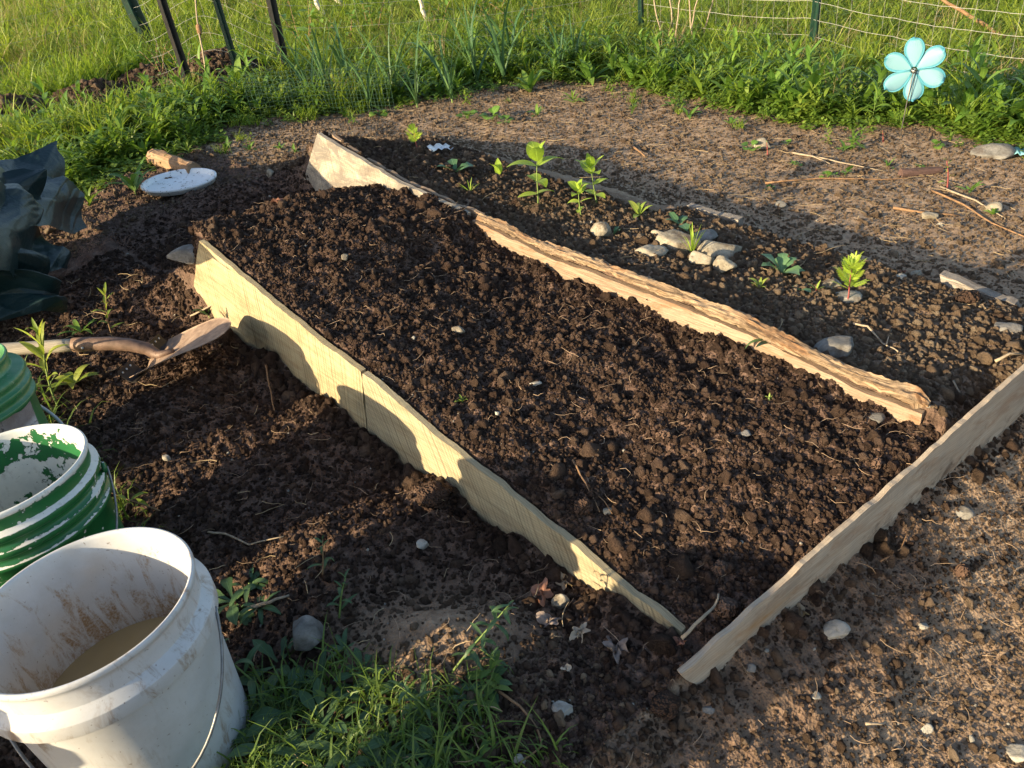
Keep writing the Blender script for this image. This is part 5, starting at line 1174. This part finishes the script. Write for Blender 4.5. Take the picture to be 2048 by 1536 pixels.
r_ = np.sqrt(RS.uniform(1.6**2, 5.4**2, 2600)); a_ = np.radians(RS.uniform(40, 122, 2600)); r_ = r_[:1300]; a_ = a_[:1300]; x = r_*np.cos(a_); y = r_*np.sin(a_); u, v = toUV(x, y); k = (v > .8) & ((v > 1.5) | (RS.uniform(0, 1, len(x)) < .3)) & (u > -.3)
straws('path_straw', x[k], y[k], .02, .14, .0010, STRAW, .006, .25)

# grass and meadow herbs
GRASS = mat_leaf('meadow_grass', (.07, .14, .014), (.15, .235, .022), (.27, .32, .04), .4, .5, False, True)
HERB = mat_leaf('meadow_herb', (.065, .135, .018), (.12, .21, .026), (.19, .26, .035), .35, .5, False, True)
DRYG = mat_leaf('dry_grass', (.22, .17, .08), (.32, .25, .13), (.40, .33, .19), .3, .6, False, True)
def tuft(seed, n, h, spread, wid, mat, droop=.6):
    r = np.random.RandomState(seed); V = []; F = []
    for b in range(n):
        a = r.uniform(0, 6.28); px_, py_ = r.normal(0, spread, 2); L = h*r.uniform(.45, 1.1); el = r.uniform(.9, 1.5); w = wid*r.uniform(.6, 1.3); x, y, z = px_, py_, -.01; q = len(V); fa = r.uniform(0, 6.28)
        sx_, sy_ = -math.sin(fa), math.cos(fa); k = droop*r.uniform(.2, 1.4)
        for s in range(5):
            ww = w*(1-(s/4)**1.6)*.5+.0002; V.append((x-sx_*ww, y-sy_*ww, z)); V.append((x+sx_*ww, y+sy_*ww, z))
            x += math.cos(a)*math.cos(el)*L/4; y += math.sin(a)*math.cos(el)*L/4; z += math.sin(el)*L/4; el -= k*(.3+.35*s)
        for s in range(4): F.append((q+2*s, q+2*s+2, q+2*s+3, q+2*s+1))
    return quads_np('tuft', V, F, mat)
def herb(seed, stems, h, leaf, lw, mat, n=11, el=(-.2, .8)):
    r = np.random.RandomState(seed); V = []; F = []
    for s in range(stems):
        a0 = r.uniform(0, 6.28); bx, by = r.normal(0, .03, 2); lean = r.uniform(0, .35); H_ = h*r.uniform(.6, 1.1)
        for k in range(n):
            f = (k+.6)/n; p = np.array((bx+math.cos(a0)*lean*H_*f, by+math.sin(a0)*lean*H_*f, H_*f)); az = k*2.4+r.uniform(-.4, .4); e = r.uniform(*el)+.5*f; L = leaf*r.uniform(.7, 1.2)*(1.1-.5*f); q = len(V); d = np.array((math.cos(az), math.sin(az), 0)); sd = np.array((-math.sin(az), math.cos(az), 0)); pt = p.copy()
            for i in range(4):
                hw = L*lw*math.sin(math.pi*min(1, (i/3)*.9+.08)); V.append(tuple(pt-sd*hw)); V.append(tuple(pt+sd*hw)); pt = pt+(d*math.cos(e)+np.array((0, 0, 1))*math.sin(e))*L/3; e -= .35
            for i in range(3): F.append((q+2*i, q+2*i+2, q+2*i+3, q+2*i+1))
    return quads_np('herb', V, F, mat)
TUFTS = [tuft(i, 34, .16+.035*i, .035, .0085, GRASS) for i in range(5)]+[tuft(10+i, 26, .30, .03, .010, GRASS, .5) for i in range(3)]+[tuft(20+i, 24, .34, .03, .0035, DRYG, .4) for i in range(2)]
HERBS = [herb(i, 3, .17, .095, .13, HERB) for i in range(4)]+[herb(10+i, 4, .10, .045, .30, HERB, 7) for i in range(3)]+[herb(20+i, 2, .26, .085, .11, HERB, 16) for i in range(2)]
COVER = [herb(30+i, 6, .035, .032, .42, HERB, 4, (-.1, .5)) for i in range(4)]
def meadow_pts(n, r0, r1, a0, a1, thr=.45):
    r_ = np.sqrt(RS.uniform(r0**2, r1**2, n)); a_ = np.radians(RS.uniform(a0, a1, n)); x = r_*np.cos(a_); y = r_*np.sin(a_); k = meadow_w(x, y) > thr; return x[k], y[k]
def veg(name, x, y, variants, pick, smin, smax, tint):
    n = len(x); z = Hf(x, y); s = RS.uniform(smin, smax, n)[:, None]*np.ones((n, 3))
    scatter(name, np.stack([x, y, z], -1), np.stack([RS.uniform(-.15, .15, n), RS.uniform(-.15, .15, n), RS.uniform(0, 6.28, n)], -1), s, pick(n), tint, variants, name+'_kinds')
heaps = lambda x, y: np.clip(heapw(x, y)*2.2+.9*heapw(x*.97, y*1.045), 0, 1)
def patchy(x, y): return np.clip(.45+.6*fbm(x*.8, y*.8, 3, 55)+.25*fbm(x*4, y*4, 2, 56), 0, 1)
x, y = meadow_pts(10000, 3.3, 7.5, 26, 156); k = (heaps(x, y) < RS.uniform(.15, .75, len(x))) & (RS.uniform(0, 1, len(x)) < .12+.88*ss(.25, 1.0, bdist(x, y)+.25*fbm(x*2, y*2, 2, 99))); x, y = x[k], y[k]
veg('meadow_grass', x, y, TUFTS, lambda n: np.where(RS.uniform(0, 1, n) < .06, RS.randint(8, 10, n), RS.randint(0, 8, n)), .6, 1.15, patchy(x, y))
x, y = meadow_pts(16000, 7.3, 20, 40, 150); veg('far_meadow_grass', x, y, TUFTS, lambda n: np.where(RS.uniform(0, 1, n) < .05+.22*ss(-3, -6, x), RS.randint(8, 10, n), RS.randint(0, 8, n)), .9, 1.7, patchy(x, y)*.8+.2)
x, y = meadow_pts(6500, 3.3, 8, 26, 156, .4); k = heaps(x, y) < RS.uniform(.15, .75, len(x)); x, y = x[k], y[k]; veg('meadow_herbs', x, y, HERBS, lambda n: RS.randint(0, 9, n), .55, 1.1, patchy(x, y))
FORBS = [herb(60+i, 1, .06, .17, .085, HERB, 12, (.1, 1.1)) for i in range(4)]+[herb(70+i, 2, .20, .12, .10, HERB, 14, (-.1, .7)) for i in range(3)]
x, y = meadow_pts(6500, 3.3, 8, 26, 156, .25); k = (heaps(x, y) < .5) & (RS.uniform(0, 1, len(x)) < .35+.65*ss(1.3, .5, bdist(x, y))); x, y = x[k], y[k]; veg('meadow_forbs', x, y, FORBS, lambda n: RS.randint(0, 7, n), .6, 1.15, np.clip(patchy(x, y)-.1-.4*ss(1.2, .5, bdist(x, y)), 0, 1))
x, y = meadow_pts(6000, 7.8, 20, 40, 150); veg('far_meadow_herbs', x, y, HERBS, lambda n: RS.randint(0, 9, n), .9, 1.6, patchy(x, y)*.7+.2)
x, y = meadow_pts(16000, 3.2, 5.8, 45, 150, .02); mw = meadow_w(x, y); k = (mw < .97) & (RS.uniform(0, 1, len(x)) < mw*1.6+.30*ss(-.9, 0, bdist(x, y))*(fbm(x*3, y*3, 2, 87) > .1)); veg('low_ground_cover', x[k], y[k], COVER, lambda n: RS.randint(0, 4, n), .6, 1.2, patchy(x[k], y[k])*.6)
x, y = meadow_pts(1800, 3.0, 6, 40, 150, -1); k = (bdist(x, y) > -.75) & (bdist(x, y) < .25) & (RS.uniform(0, 1, len(x)) < ss(-.8, .1, bdist(x, y))*.8); x, y = x[k], y[k]; veg('straggling_weeds', x, y, TUFTS[:3]+HERBS+FORBS[:3], lambda n: RS.randint(0, 15, n), .25, .62, patchy(x, y)*.7)
# grass of the shaded patch by the white bucket
def in_patch(n):
    x = RS.uniform(-.62, .05, n); y = RS.uniform(.45, 1.02, n); w = ss(-.06, -.20, x+.30*(y-.75)+.16*fbm(x*7, y*7, 2, 61))*ss(.93, .80, y+.3*(x+.3)+.10*fbm(x*6, y*6, 2, 66)); k = (RS.uniform(0, 1, n) < w) & (np.hypot(x+.69, y-.83) > .16); return x[k], y[k]
SHG = mat_leaf('shaded_grass', (.055, .11, .022), (.09, .16, .032), (.15, .21, .05), .35, .5, False, True)
PG = [tuft(40+i, 13, .12, .02, .0045, SHG, 1.0) for i in range(7)]+[herb(50, 1, .03, .05, .17, SHG, 5)]
x, y = in_patch(420); veg('patch_grass', x, y, PG, lambda n: RS.randint(0, 8, n), .5, 1.1, np.clip(RS.normal(.15, .2, len(x)), 0, 1))
x = RS.uniform(-1.6, -.85, 300); y = RS.uniform(1.2, 2.0, 300); dk, m, u, v = zones(x, y); k = (RS.uniform(0, 1, 300) < .5) & (v < -.55); veg('grass_behind_buckets', x[k], y[k], PG, lambda n: RS.randint(0, 8, n), .7, 1.3, np.clip(RS.normal(.3, .2, k.sum()), 0, 1))

# labels of look-alike plants: told apart by their order from the left
ORD = 'first second third fourth fifth sixth seventh eighth ninth tenth eleventh twelfth thirteenth fourteenth fifteenth sixteenth seventeenth eighteenth nineteenth twentieth twenty-first twenty-second twenty-third twenty-fourth twenty-fifth'.split()
def pix_x(o):
    q = np.array(o.location)-CP; return float(q @ rt)/float(q @ fw)
by = {}
for o in COL.objects:
    if o.parent is None and o.get('label') and o.get('group'): by.setdefault(o['label'], []).append(o)
for lb, os_ in by.items():
    if len(os_) < 2: continue
    for i, o in enumerate(sorted(os_, key=pix_x)): o['label'] = lb+', '+ORD[i]+' from the left'
